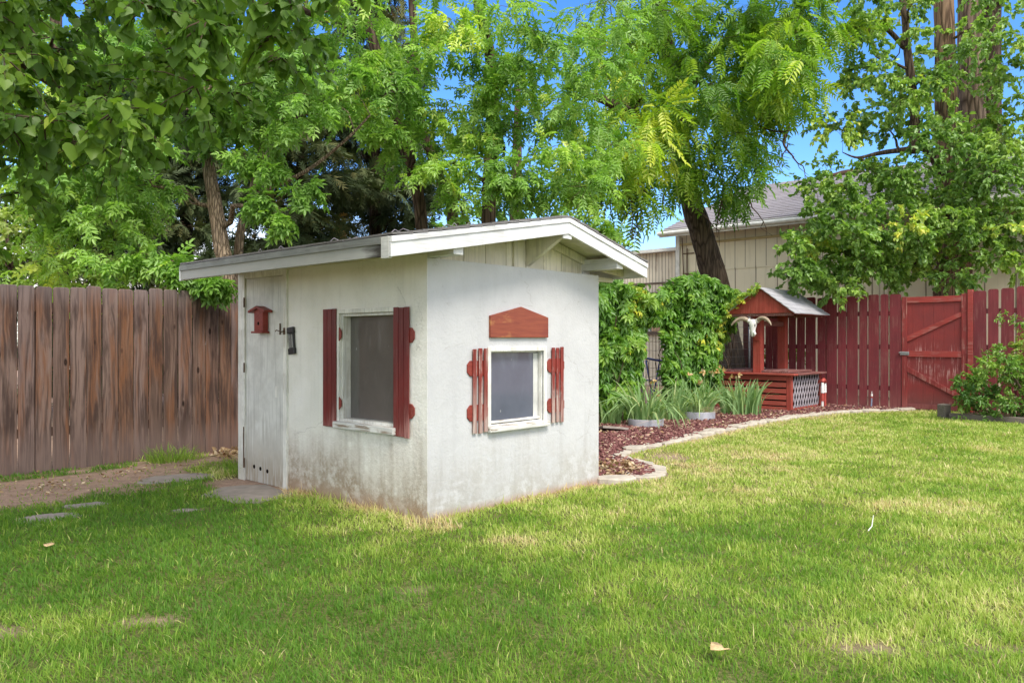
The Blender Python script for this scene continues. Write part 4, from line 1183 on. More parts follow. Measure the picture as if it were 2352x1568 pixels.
# local: y along the front (left is +y), -x towards the lawn
prof = [(-.16, .028, .028), (-.13, .040, .034), (-.07, .046, .042), (-.01, .058, .05), (.05, .088, .058), (.085, .092, .06), (.12, .085, .055), (.155, .062, .045), (.17, .03, .03)]
ring = 14; rk = random.Random(4); b = []
for z, w, d in prof:
    for k in range(ring):
        a = 2*PI*k/ring; dent = 1-.22*max(0, math.cos(2*(a-PI*.5)))*(1 if .02 < z < .1 else 0)
        b.append((-.06-d*math.cos(a)*.9+rk.uniform(-.004, .004), w*math.sin(a)*dent, z))
f = []
for i in range(len(prof)-1):
    for k in range(ring): f.append((i*ring+k, i*ring+(k+1) % ring, (i+1)*ring+(k+1) % ring, (i+1)*ring+k))
f += [tuple(range(ring)), tuple((len(prof)-1)*ring+k for k in range(ring))]
mb.add(b, f); mb.build('cranium', M['bone'], skull, smooth=True)
for s in (-1, 1):
    mb = MB(); mb.lathe([(.0, .003), (.02, .003), (.026, 0)], 12, Matrix.Translation((-.098, s*.052, .055)) @ Matrix.Rotation(-PI/2+.35*s*0, 4, 'Y') @ Matrix.Rotation(s*.5, 4, 'X')); mb.build('eye_socket', M['dark_hole'], skull)
    mb = MB(); P, R = smooth_path([(-.05, s*.085, .14), (-.075, s*.17, .185), (-.10, s*.27, .175), (-.13, s*.355, .115), (-.15, s*.40, .05)], [.042, .043, .036, .024, .006], 5)
    mb.tube(P, R, 12, True); mb.build('horn', M['horn'], skull, smooth=True)
    mb = MB(); mb.tube([(-.05, s*.07, .13), (-.052, s*.097, .148)], .044, 12); mb.build('horn_core', M['bone'], skull, smooth=True)
mb = MB(); mb.tube([(-.07, -.028, -.15), (-.085, -.05, -.10), (-.08, -.03, -.06)], [.018, .03, .02], 8); mb.build('jaw', M['bone'], skull, smooth=True)

# ================================================================== PIPES BY THE WELL
p0 = at(1889, 936, 15.2)
pp = thing('irrigation_pipes', 'pair of white and red standing pipes joined by a red elbow beside the well', 'pipe', (p0[0], p0[1], 0), ANG)
for i, (x, segs) in enumerate(((0, [(-.05, .14, 'pvc_white', .024), (.14, .24, 'pvc_red', .034), (.24, .30, 'pvc_red', .026), (.30, .42, 'pvc_white', .034), (.42, .50, 'pvc_white', .028)]),
                               (.13, [(-.05, .30, 'pvc_red', .026), (.30, .44, 'pvc_white', .031), (.44, .50, 'pvc_white', .026)]))):
    for a, b, m, r in segs:
        mb = MB(); mb.tube([(x, 0, a), (x, 0, b)], r, 12); mb.build('pipe', M[m], pp, smooth=False)
mb = MB(); mb.tube([(.0, 0, .50), (.02, 0, .535), (.065, 0, .555), (.11, 0, .535), (.13, 0, .495)], .036, 10); mb.build('elbow', M['pvc_red'], pp, smooth=True)
p0 = at(2001, 937, 15.2)
pp = thing('sprinkler_riser', 'thin blue grey riser pipe with a red and white head by the red fence', 'pipe', (p0[0], p0[1], 0), 0)
mb = MB(); mb.tube([(0, 0, -.03), (.01, 0, .2)], .014, 8); mb.build('pipe', M['pvc_grey'], pp)
mb = MB(); mb.tube([(.01, 0, .2), (.012, 0, .235)], .018, 8); mb.build('collar', M['pvc_red'], pp)
mb = MB(); mb.tube([(.012, 0, .235), (.013, 0, .28)], .02, 8); mb.tube([(.013, 0, .28), (.013, 0, .33)], .006, 6); mb.build('head', M['pvc_white'], pp)

# ================================================================== BUILDINGS BEYOND
def building(name, label, org, L, D): return thing(name, label, 'building', (org[0], org[1], 0), RANG)
B0 = np.array([4.66, 22.0])
# barn local: x along the wall to the right, y away from the viewer
barn = thing('metal_barn', 'tall cream panelled barn with grey shingle roof beyond the fences', 'building', (B0[0], B0[1], 0), RANG)
BL, BD, BE = 13.0, 9.6, 4.38
mb = MB(); mb.box(0, BL, 0, .1, 3.27, BE); mb.build('wall', M['barn_wall'], barn)
mb = MB(); mb.box(0, BL, .004, .1, -.1, 3.265); mb.build('wall', M['barn_low'], barn)
mb = MB(); mb.prism([(.1, -.1), (BD, -.1), (BD, BE), (BD/2, BE+1.78), (.1, BE+.03)], 0, .1, 'x'); mb.prism([(.1, -.1), (BD, -.1), (BD, BE), (BD/2, BE+1.78), (.1, BE+.03)], BL-.1, BL, 'x'); mb.build('wall', M['barn_wall'], barn)
MB().box(-.04, .09, -.03, -.001, -.1, BE-.02).build('corner_trim', M['gutter'], barn, bevel=.004)
mb = MB(); mb.box(.1, BL, -.045, -.002, 3.98, 4.04); mb.build('girt', m_paint_wood('girt_paint', (.50, .40, .19), (.4, .33, .2), .3, axis='x'), barn)
mb = MB(); mb.box(0, BL, -.012, .003, 3.235, 3.268); mb.build('joint_strip', M['barn_low'], barn)
for x, w in ((3.2, .16), (5.4, .2), (8.2, .18)): MB().box(x, x+w, -.02, .0035, 0, 3.23).build('post_strip', M['gutter'] if x < 3 else M['annex_wall'], barn)
sl = 1.82/(BD/2)
mb = MB()
ov = -.5
mb.prism([(ov, BE+.10+ov*sl), (ov, BE+.17+ov*sl), (BD/2, BE+.17+BD/2*sl), (BD+.5, BE+.17+ov*sl), (BD+.5, BE+.10+ov*sl), (BD/2, BE+.10+BD/2*sl)], -.25, BL+.25, 'x')
br = mb.build('roof', M['shingle_barn'], barn)
mb = MB(); n = 24
for k in range(n):
    a = ov+.22+(BD/2-ov-.22)*k/n; b = ov+.22+(BD/2-ov-.22)*min(1, (k+1)/n)
    x = -.26
    while x < BL+.26:
        x2 = min(x+rf.uniform(.8, 1.6), BL+.26); l = rf.uniform(0, .008)
        mb.prism([(a, BE+.175+a*sl), (a, BE+.192+a*sl+l), (b, BE+.178+b*sl), (b, BE+.172+b*sl)], x, x2-.01, 'x'); x = x2
mb.build('shingles', M['shingle_barn'], br)
MB().box(-.26, BL+.26, ov-.02, ov+.20, BE+.185+ov*sl, BE+.2+ov*sl, Matrix.Identity(4)).build('eave_flashing', M['gutter'], br)
mb = MB(); mb.tube([(-.28, ov-.06, BE+.10+ov*sl), (BL+.3, ov-.06, BE+.10+ov*sl)], .055, 10); mb.box(-.26, BL+.26, ov-.03, ov-.002, BE+.0+ov*sl, BE+.17+ov*sl); mb.build('gutter', M['gutter'], barn)
x = .0
while x < BL: 
    mb = MB(); mb.prism([(ov+.0, BE+.205+ov*sl), (ov+.02, BE+.215+ov*sl), (ov+.19, BE+.26+ov*sl), (ov+.17, BE+.25+ov*sl)], x, x+.022, 'x'); mb.build('gutter_strap', M['rust'], barn); x += .72
mb = MB(); mb.tube([(.30, -.03, 1.2), (.18, -.04, 4.2)], .015, 6); mb.tube([(.33, -.03, 2.9), (.33, -.03, 3.9)], .015, 6); mb.box(.2, .55, -.04, -.02, 3.74, 3.765); mb.box(.2, .6, -.04, -.02, 3.17, 3.2); mb.build('cable', M['rust'], barn)
mb = MB(); P, R = smooth_path([(2.6, BD/2-.35, BE+.17+(BD/2-.35)*sl+.05), (3.1, BD/2-.3, BE+.17+(BD/2-.3)*sl+.08), (3.6, BD/2-.25, BE+.17+(BD/2-.25)*sl+.05)], [.04, .09, .03], 4); mb.tube(P, R, 8, True, .4); mb.build('tar_patch', M['rust'], br)
# low annex to its left
A0 = B0-(-Vv)*9.0+U*.6
annex = thing('low_annex', 'low cream flat roofed annex with a brown framed window, behind the shed roof', 'building', (A0[0], A0[1], 0), RANG)
MB().box(0, 8.95, 0, 4, -.1, 3.92).build('wall', M['annex_wall'], annex)
MB().box(-.2, 8.96, -.22, 4.2, 3.925, 4.02).build('roof', M['gutter'], annex)
MB().box(0, 8.95, -.03, -.001, 3.0, 3.05).build('band', M['brown_frame'], annex)
mb = MB(); 
for (a, b, c, d) in ((6.05, 8.35, 2.66, 2.76), (6.05, 8.35, 1.5, 1.6), (6.05, 6.15, 1.6005, 2.6595), (8.25, 8.35, 1.6005, 2.6595), (7.15, 7.22, 1.6005, 2.6595)): mb.box(a, b, -.06, -.002, c, d)
wn = mb.build('window', M['brown_frame'], annex)
MB().box(6.15, 8.25, -.03, -.01, 1.6, 2.66).build('pane', M['glass_front'], wn)
MB().box(7.25, 7.75, -.034, -.0305, 1.6, 2.66).build('curtain', M['curtain'], wn)
MB().box(7.8, 8.2, -.034, -.0305, 1.6, 2.66).build('board', m_plain('tan_board', (.45, .30, .19)), wn)
# blue frame behind the wire
p0 = at(1500, 850, 15.5)
bf = thing('blue_sawhorse', 'small blue metal trestle standing behind the wire fence', 'trestle', (p0[0], p0[1], 0), ANG)
mb = MB(); mb.tube([(-.35, 0, .98), (.35, 0, .90)], .022, 8); mb.build('bar', M['blue_metal'], bf)
for sx in (-.3, .3):
    for sy in (-.25, .25):
        mb = MB(); mb.tube([(sx, sy*.1, .93), (sx*1.15, sy, -.02)], .016, 6); mb.build('leg', M['blue_metal'], bf)
mb = MB(); mb.tube([(-.33, .13, .55), (.33, .13, .5)], .014, 6); mb.tube([(-.33, -.13, .5), (.33, -.13, .58)], .014, 6); mb.build('brace', M['blue_metal'], bf)

# ================================================================== RIGHT BED EDGING
a, b = at(2190, 962, 13.0), at(2360, 974, 12.25); a = np.array([7.36, 13.1]); b = np.array([8.3, 12.05])
d = (b-a)/np.linalg.norm(b-a); ang = math.atan2(d[1], d[0])
tb = MB().box(0, 3.4, -.06, .06, -.02, .10).build('landscape_timber', M['timber'], bevel=.012); tb.location = (a[0], a[1], 0); tb.rotation_euler = (0, 0, ang)
tag(tb, 'grey landscape timber edging the bush bed on the right', 'timber')
st = MB().prism([(-.085, -.07), (.08, -.075), (.09, .07), (-.08, .075)], -.03, .24, 'z').build('stub_post', M['timber'], bevel=.012); st.location = (a[0]-.03, a[1]+.13, 0); st.rotation_euler = (.03, -.04, .5)
tag(st, 'short weathered stub post at the end of the landscape timber', 'post')
tag(MB().prism(BED, -.02, .02, 'z').build('soil_bed', M['soil_pot']), kind='structure')

# ================================================================== TREES
def px_stem(pts, rads): return ([at(*p) for p in pts], rads)
def grounded(px, Y): return ((px-1176)/F*Y, Y, 0.)

# --- ash with the pale trunk beside the shed
cl = []
cl += fill_clumps([(150,60),(720,60),(740,230),(660,300),(560,300),(430,330),(370,420),(300,600),(120,630),(60,500),(60,200)], (8.9, 10.8), 60, .42, .8, 1)
cl += fill_clumps([(290,520),(390,520),(400,610),(300,620)], (8.9, 9.6), 60, .24, .6, 4)
cl += [(at(px, py, 9.4), .17) for px, py in ((590,455),(640,500),(700,430),(560,350),(610,380))]
cl += fill_clumps([(-250,-150),(800,-250),(800,150),(-250,200)], (9.5, 11.5), 110, .6, .7, 2)
cl += [(at(px, py, 8.9), .13) for px, py in ((432,618),(455,640),(500,645),(400,600))]
make_tree('ash_tree', 'ash tree with a pale bare trunk leaning behind the brown fence beside the shed', 'tree', grounded(530, 9.9),
          [px_stem([(532,1010,9.9),(522,665,9.9),(508,560,9.95),(492,460,10.0),(478,375,10.05),(470,250,10.1),(450,80,10.2),(430,-120,10.3)], [.135,.108,.098,.088,.078,.07,.055,.03])],
          cl, T_ASH, M['leaf_ash'], M['bark_ash'], 10, 8, .88, .65, (.05, .85), .8, 11)
# --- slim ash stem next to it
cl = fill_clumps([(560,100),(800,60),(900,250),(840,300),(760,350),(680,390),(600,330),(560,260)], (9.2, 10.6), 60, .38, .72, 5)
cl += fill_clumps([(600,-250),(900,-250),(900,60),(620,60)], (9.5, 11), 100, .6, .8, 6)
make_tree('ash_tree', 'slim young ash with a thin slanting brown stem just left of the shed roof', 'tree', grounded(545, 10.2),
          [px_stem([(535,1010,10.2),(548,575,10.2),(572,480,10.2),(588,400,10.2),(612,300,10.2),(640,205,10.25),(676,105,10.3),(720,-60,10.4)], [.062,.056,.052,.048,.044,.04,.034,.02]),
           px_stem([(590,445,10.2),(700,395,10.0),(790,325,9.8),(850,265,9.7)], [.03,.024,.018,.01])],
          cl, T_ASH, M['leaf_ash'], M['bark_ash'], 10, 8, .88, .65, (.1, .95), .8, 12)
# --- the large ash behind the shed
cl = fill_clumps([(760,80),(1000,30),(1080,60),(1180,20),(1420,60),(1440,330),(1400,440),(1330,430),(1200,470),(1060,430),(980,400),(880,330),(790,290)], (10.2, 12.6), 62, .46, .86, 7)
cl += fill_clumps([(1040,410),(1250,430),(1230,520),(1080,520),(1000,470)], (10.6, 11.6), 60, .36, .6, 8)
cl += fill_clumps([(740,-300),(1450,-300),(1450,20),(1100,10),(1000,-20),(760,60)], (10.5, 13), 120, .68, .8, 9)
cl += fill_clumps([(1320,430),(1420,430),(1440,560),(1360,540)], (11.5, 12.3), 55, .34, .6, 10)
make_tree('ash_tree', 'large many stemmed ash tree arching over the shed roof', 'tree', grounded(1110, 12.2),
          [px_stem([(1118,960,12.2),(1122,520,12.2),(1125,400,12.2),(1132,250,12.2),(1126,130,12.2),(1100,20,12.2),(1080,-120,12.3)], [.13,.115,.11,.10,.09,.08,.05]),
           px_stem([(1060,960,12.6),(1040,510,12.6),(1015,420,12.5),(960,260,12.3),(950,60,12.2),(935,-120,12.2)], [.11,.095,.085,.075,.06,.04]),
           px_stem([(985,960,12.4),(968,510,12.3),(935,350,12.1),(880,170,11.9),(845,60,11.8),(800,-60,11.7)], [.12,.10,.095,.085,.07,.04])],
          cl, T_ASH, M['leaf_ash'], M['bark_dark'], 11, 9, .88, .6, (.15, 1.0), .8, 13)
# --- the leaning locust with drooping fronds
cl = fill_clumps([(1400,30),(1700,-20),(1880,60),(1860,170),(1780,300),(1740,420),(1680,440),(1560,400),(1500,330),(1440,300),(1390,180)], (13.6, 16.6), 55, .50, .84, 15)
cl += fill_clumps([(1350,-320),(1950,-320),(1900,20),(1700,-20),(1420,30)], (14, 17.5), 110, .85, .8, 16)
cl += fill_clumps([(1330,300),(1480,330),(1440,470),(1380,520),(1340,450)], (13.4, 14.6), 60, .42, .7, 17)
cl += fill_clumps([(1680,20),(1880,-30),(1930,60),(1880,200),(1800,290),(1720,200)], (15, 16.5), 56, .5, .7, 35)
cl += fill_clumps([(1550,400),(1720,420),(1690,500),(1600,470)], (15.4, 16.4), 52, .36, .7, 18)
loc = make_tree('locust_tree', 'leaning locust tree with furrowed dark trunk and drooping yellow green fronds', 'tree', grounded(1692, 17.0),
          [px_stem([(1692,915,17.0),(1672,800,17.0),(1646,660,17.0),(1612,540,17.0),(1578,430,17.0),(1562,350,17.0),(1560,240,17.0),(1535,110,16.8),(1500,-60,16.6)], [.33,.30,.275,.25,.225,.21,.19,.15,.08]),
           px_stem([(1570,385,17.0),(1545,290,16.2),(1490,285,15.5),(1445,268,15.0),(1400,235,14.6),(1340,215,14.4)], [.19,.16,.14,.125,.09,.05]),
           px_stem([(1562,300,17.0),(1640,260,16.6),(1720,240,16.2),(1790,250,16.0),(1810,290,15.9),(1800,330,15.9),(1824,362,15.8)], [.12,.09,.07,.05,.035,.025,.012]),
           px_stem([(1560,250,17.0),(1640,120,16.6),(1730,60,16.4),(1850,40,16.2)], [.12,.085,.06,.03])],
          cl, T_LOC, M['leaf_locust'], M['bark_dark'], 10, 4, 1.25, .6, (-.08, 1.05), .7, 14)
# bare hanging twigs of the locust
mb = MB(); rb = random.Random(8)
def bare(px, py, Y, dx, dy, n, r):
    P = [(px, py)]
    for k in range(n): P.append((P[-1][0]+dx/n+rb.uniform(-7, 7), P[-1][1]+dy/n+rb.uniform(-5, 5)))
    mb.tube([at(x, y, Y) for x, y in P], list(np.linspace(r, r*.35, n+1)), 5)
    for k in range(1, n):
        if rb.random() < .8:
            x, y = P[k]; mb.tube([at(x, y, Y), at(x+rb.uniform(-16, 16), y+rb.uniform(4, 20), Y+.1), at(x+rb.uniform(-30, 30), y+rb.uniform(10, 42), Y+.1)], [r*.5, r*.4, r*.2], 4)
for a in ((1490,420,14.5,-30,130,7,.02), (1470,400,14.5,10,150,8,.02), (1500,430,14.6,-60,70,6,.02), (1660,430,15.6,-10,120,6,.02), (1700,430,15.6,40,90,6,.02),
          (1600,480,15.6,40,50,5,.02), (1440,380,14.2,-10,160,8,.02), (1810,330,15.8,-20,60,5,.016), (1820,360,15.8,30,50,5,.016), (1525,450,15,-10,60,4,.01)): bare(*a)
for o in [c for c in loc.children if c.name.startswith('trunk')][:1]: pass
tag(mb.build('bare_twigs', M['twig'], loc, loc=np.array(loc.location)), kind='stuff')

# --- the big elm on the right
E0 = grounded(2215, 17.6)
cl = fill_clumps([(1850,400),(1990,330),(2100,350),(2140,420),(2120,560),(2050,640),(1930,660),(1820,640),(1790,540),(1880,480)], (14.6, 16.8), 40, .46, .86, 21)
cl += fill_clumps([(1900,180),(2060,100),(2150,120),(2140,330),(2000,320),(1890,290)], (15.5, 18), 42, .46, .72, 22)
cl += fill_clumps([(1930,-30),(2140,-60),(2150,110),(2060,100),(1960,120)], (15.5, 17.5), 48, .45, .6, 30)
cl += fill_clumps([(2140,-60),(2330,-60),(2330,330),(2150,330)], (15.0, 16.4), 52, .40, .3, 34)
cl += fill_clumps([(2110,60),(2500,-20),(2500,330),(2240,330),(2120,330)], (15.2, 17.2), 50, .48, .62, 23)
cl += fill_clumps([(2150,330),(2500,300),(2500,660),(2300,660),(2290,560),(2200,480),(2150,480)], (14.8, 17.0), 44, .48, .76, 24)
cl += fill_clumps([(2060,560),(2180,500),(2180,660),(2040,660)], (15.8, 17.4), 42, .42, .85, 25)
cl += fill_clumps([(1900,-300),(2700,-300),(2700,30),(2120,20),(1960,40)], (15, 18.5), 120, .85, .62, 26)
cl += fill_clumps([(2080,280),(2320,240),(2320,660),(2060,660),(2130,480)], (14.9, 16.6), 50, .42, .72, 28)
cl += fill_clumps([(1780,560),(1900,500),(2060,520),(2060,665),(1800,650)], (14.6, 16), 46, .36, .7, 29)
elm = make_tree('elm_tree', 'huge old elm behind the red gate with several thick trunks and dark base', 'tree', E0,
          [px_stem([(2205,930,17.6),(2200,700,17.6),(2195,580,17.5),(2178,420,17.5),(2172,200,17.5),(2168,0,17.5),(2160,-200,17.5)], [.66,.58,.42,.25,.22,.2,.16]),
           px_stem([(2235,930,17.9),(2232,680,17.9),(2238,500,17.9),(2232,300,17.9),(2228,100,17.9),(2222,-150,17.9)], [.58,.5,.38,.3,.26,.2]),
           px_stem([(2262,660,18.2),(2270,400,18.2),(2275,150,18.3),(2278,20,18.3),(2285,-200,18.4)], [.34,.26,.23,.2,.16]),
           px_stem([(2180,420,17.5),(2130,345,17.0),(2075,345,16.6),(2020,352,16.4),(1970,362,16.2),(1935,350,16.1)], [.15,.085,.06,.045,.025,.008]),
           px_stem([(2100,350,16.8),(2100,250,16.9),(2085,120,17.0),(2075,20,17.0),(2050,-120,17.0)], [.11,.10,.085,.06,.04]),
           px_stem([(2078,110,17.0),(2020,60,16.8),(1940,95,16.6),(1870,60,16.4)], [.06,.045,.03,.015]),
           px_stem([(2150,560,17.2),(2110,600,16.8),(2040,560,16.2),(1960,540,15.8)], [.12,.09,.06,.03])],
          cl, T_ELM, M['leaf_elm'], M['bark_elm'], 15, 18, 1.18, .5, (.08, .92), .85, 15, barks=[M['bark_red'], M['bark_elm'], M['bark_dark'], M['bark_dark'], M['bark_dark'], M['bark_dark'], M['bark_dark']])
# --- lighter elm at the right edge
cl = fill_clumps([(2270,300),(2330,290),(2560,240),(2560,650),(2330,650),(2290,480)], (12.6, 14.2), 66, .44, .5, 27)
make_tree('young_elm', 'young yellow green elm leaning in at the right edge above the red fence', 'tree', (10.4, 15.4, 0),
          [px_stem([(2400,880,15.4),(2400,600,15.2),(2420,350,14.8),(2440,60,14.6)], [.09,.075,.06,.03])],
          cl, T_ELM, M['leaf_elm'], M['bark_dark'], 9, 14, 1.1, .5, (.45, 1.05), .6, 16)
# --- foreground maple whose boughs hang in from the left, trunk out of view
MB0 = (-4.3, 1.6, 0.)
cl = fill_clumps([(-300,-250),(860,-250),(760,30),(680,170),(560,250),(330,330),(160,420),(-60,520),(-300,600)], (3.5, 5.0), 76, .26, .74, 31)
cl += fill_clumps([(-250,-150),(700,-150),(520,160),(250,280),(-250,420)], (4.6, 6.2), 86, .34, .72, 32)
r_ = random.Random(33)
for k in range(120):                      # the rest of the crown, overhead
    p = np.array([r_.uniform(-5.6, 1.0), r_.uniform(-1.2, 4.0), 0]); p[2] = r_.uniform(3.35, 5.8)+.12*max(0, p[1])
    if p[2]-H > .50*p[1]+.35 or p[1] < -.2: cl.append((p, r_.uniform(.4, .6)))
for k in range(46):                       # unseen boughs, added above the view to shade the left lawn and shed wall
    y = r_.uniform(3.2, 5.6); cl.append((np.array([r_.uniform(-2.6, -.05), y, 1.3+.4375*y+.75+r_.uniform(.2, 1.5)]), r_.uniform(.4, .55)))
make_tree('maple_tree', 'broad leaved maple whose leafy boughs hang into the top left corner', 'tree', MB0,
          [([(-4.3, 1.6, 0), (-4.25, 1.62, 1.2), (-4.1, 1.7, 2.4), (-3.9, 1.9, 3.6), (-3.6, 2.0, 5.0)], [.22, .19, .17, .13, .06]),
           ([(-4.15, 1.68, 2.2), (-3.4, 2.6, 3.0), (-2.6, 3.4, 3.4), (-1.8, 4.0, 3.35), (-1.1, 4.3, 3.1)], [.10, .075, .055, .035, .015]),
           ([(-4.1, 1.7, 2.4), (-3.7, 3.0, 3.1), (-3.3, 4.2, 3.2), (-2.9, 5.2, 2.9)], [.09, .07, .045, .02]),
           ([(-4.0, 1.8, 3.1), (-2.6, 1.6, 4.2), (-1.2, 1.5, 4.8), (.4, 1.7, 5.0)], [.10, .08, .055, .02])],
          cl, T_MAP, M['leaf_maple'], M['bark_dark'], 9, 9, .54, .9, (.1, .9), .7, 17, limb_r=.020, leaf_len=(.1, 1.), twig_r=.009)
# --- dark conifers beyond
def conifer(px, Y, top, wid, label, seed, low=640):
    b = grounded(px, Y); z1 = at(px, top, Y)[2]; cl = []; r = random.Random(seed); z = .9
    while z < z1:
        k = 1-(z/z1)**1.3; R = wid*(.25+.75*k)
        m = max(3, int(6*k)+3); a0 = r.uniform(0, 6)
        for i in range(m):
            a = a0+2*PI*i/m+r.uniform(-.3, .3); q = R*r.uniform(.45, 1.)
            if r.random() < .86: cl.append((np.array([b[0]+math.cos(a)*q, Y+math.sin(a)*q, z-.25*q+r.uniform(-.1, .1)]), .46*r.uniform(.8, 1.25)))
        z += r.uniform(.42, .62)
    return make_tree('conifer', label, 'tree', b, [([(b[0], Y, 0), (b[0]+.03, Y, z1*.5), (b[0], Y, z1)], [.17, .12, .03])], cl, T_CON, M['needle'], M['bark_dark'], 12, 8, 1.1, .35, (0, 1), .42, seed, limb_r=.022)
conifer(250, 14.5, 60, 1.5, 'dark conifer behind the brown fence at far left', 51)
conifer(425, 15.5, -60, 1.7, 'dark conifer behind the pale ash trunk', 52)
conifer(690, 14.0, 60, 1.6, 'dark conifer rising behind the left half of the shed roof', 53)
conifer(860, 16.0, -20, 1.7, 'dark conifer with rusty twigs behind the middle of the shed roof', 54)
# --- bright shrubs at the far left, behind the fence
cl = fill_clumps([(-200,420),(60,425),(110,540),(200,610),(330,630),(330,690),(-200,690)], (11.2, 12.8), 44, .40, .92, 41)
make_tree('lime_shrub', 'pale lime green shrub glowing behind the brown fence at the left edge', 'shrub', grounded(20, 12.),
          [px_stem([(20,980,12.),(30,700,12.),(10,480,12.)], [.06,.05,.02]), px_stem([(20,980,12.),(120,720,12.),(160,600,12.)], [.05,.04,.015])],
          cl, T_ELM, M['leaf_lime'], M['bark_dark'], 14, 14, 1.15, .4, (0, 1), .7, 42)
# --- green thicket closing the view between barn and left trees
cl = fill_clumps([(860,330),(1440,330),(1400,700),(860,700)], (16.5, 19), 92, .85, .72, 43)
make_tree('hackberry_tree', 'leafy green tree filling in behind the large ash', 'tree', grounded(1180, 18.),
          [px_stem([(1180,910,18.),(1185,500,18.),(1190,200,18.)], [.2,.15,.06])], cl, T_ELM, M['leaf_ash'], M['bark_dark'], 12, 12, 1.7, .4, (0, .6), .8, 44)
cl = fill_clumps([(-300,-300),(420,-300),(420,420),(-300,420)], (16, 19), 130, 1.0, .8, 45)
make_tree('hackberry_tree', 'tall green tree far behind the maple boughs', 'tree', grounded(120, 18.),
          [px_stem([(120,910,18.),(125,400,18.),(130,-200,18.)], [.25,.2,.08])], cl, T_ELM, M['leaf_ash'], M['bark_dark'], 12, 12, 2.0, .4, (.1, .8), .8, 46)
# low scrub behind the wire fence
cl = [(np.array([6.0+r_.uniform(-.8, .5), 17.4+r_.uniform(-.3, .5), r_.uniform(.3, 1.2)]), .3) for k in range(9)]
make_tree('sapling', 'weedy sapling standing behind the wire and the well', 'sapling', (5.95, 17.5, 0), [([(5.95, 17.5, 0), (5.85, 17.4, .8), (6.0, 17.4, 1.8)], [.03, .025, .01]), ([(5.95, 17.5, 0), (5.6, 17.4, .9), (5.3, 17.4, 1.8)], [.025, .02, .01])], cl, T_ELM, M['leaf_elm'], M['bark_dark'], 7, 10, 1., .4, (.3, .8), .8, 47)

# ================================================================== VINE ON THE WIRE FENCE
def wire_pt(px, py, off):
    """point off metres on the lawn side of the wire fence seen along a column"""
    o = WIRE0-Vv*off*1.0; r = (px-1176)/F
    o = WIRE0+np.array([Vv[0], Vv[1]])*(-off)
    t = (r*o[1]-o[0])/(U[0]-r*U[1]); Y = o[1]+t*U[1]
    return np.array([r*Y, Y, H-(py-784)/F*Y])
def vine(name, label, poly, n, seed, lime, depth=.75):
    r = np.random.default_rng(seed); pa = np.array(poly); lo, hi = pa.min(0), pa.max(0)
    Q = lo+(hi-lo)*r.random((n*3, 2)); Q = Q[inpoly(Q, poly)][:n]; n = len(Q)
    bulge = fbm(Q/38., seed+3)
    off = .03+depth*bulge*np.sqrt(r.random(n))
    P = np.array([wire_pt(q[0], q[1], o) for q, o in zip(Q, off)]); P[:,2] = np.maximum(P[:,2], .06)
    out_ = np.array([-Vv[0], -Vv[1], 0.])
    A = unit(np.array([0, 0, -.85])+out_*.45+r.normal(size=(n, 3))*.5)
    N_ = unit(out_*.8+np.array([0, 0, .65])+r.normal(size=(n, 3))*.33)
    tint = .38+.25*(bulge-.5)*2+r.normal(0, .17, n)
    for (cx, cy, rx, ry, amt) in lime:
        tint += amt*np.exp(-((Q[:,0]-cx)/rx)**2-((Q[:,1]-cy)/ry)**2)
    tint = np.clip(tint, 0, 1)
    ct = P.mean(0); base = (ct[0], ct[1], 0.)
    root = thing(name, label, 'vine', base)
    Vs, Fs, As, o = [], [], [], 0; k = r.integers(0, 3, n)
    for i, (TV, TF) in enumerate(T_VINE):
        m = k == i; v, f = stamp(TV, TF, P[m], A[m], N_[m], r.uniform(.7, 1.25, m.sum())*np.where(tint[m] > .75, .62, 1)*1.35)
        Vs.append(v); Fs.append(f+o); As.append(np.repeat(tint[m], len(TV))); o += len(v)
    np_mesh('foliage', np.concatenate(Vs), Fs, M['leaf_vine'], root, {'tint': np.concatenate(As)}, loc=base)
    mb = MB(); rr_ = random.Random(seed); sel = [P[i] for i in r.integers(0, n, 26)]
    for p in sel:
        g = np.array([p[0]+rr_.uniform(-.2, .2), p[1]+rr_.uniform(-.2, .2), 0.])
        mb.tube(limb_path(tuple(g), tuple(p-out_*.2), 0, .12, 7, rr_), .007, 4)
    mb.build('stems', M['twig'], root, loc=base)
    return root
LIME1 = [(1470, 690, 34, 40, .34), (1455, 760, 16, 60, .3)]
vine('creeper_vine', 'dense creeper vine hanging against the right end of the shed', [(1368,650),(1400,640),(1440,655),(1500,672),(1520,690),(1510,735),(1478,740),(1480,800),(1470,850),(1462,900),(1455,965),(1420,985),(1360,985)], 1500, 61, LIME1, .8)
vine('creeper_vine', 'tall mound of creeper vine between the wire gap and the wishing well', [(1490,690),(1520,665),(1545,640),(1590,630),(1630,640),(1660,655),(1695,668),(1705,690),(1690,735),(1660,790),(1652,830),(1650,900),(1600,920),(1530,920),(1524,860),(1528,800),(1518,740),(1500,735)], 1750, 62,
     [(1515, 690, 30, 30, .32), (1600, 785, 30, 22, .32), (1650, 775, 30, 30, .32), (1690, 690, 22, 40, .3)], .7)
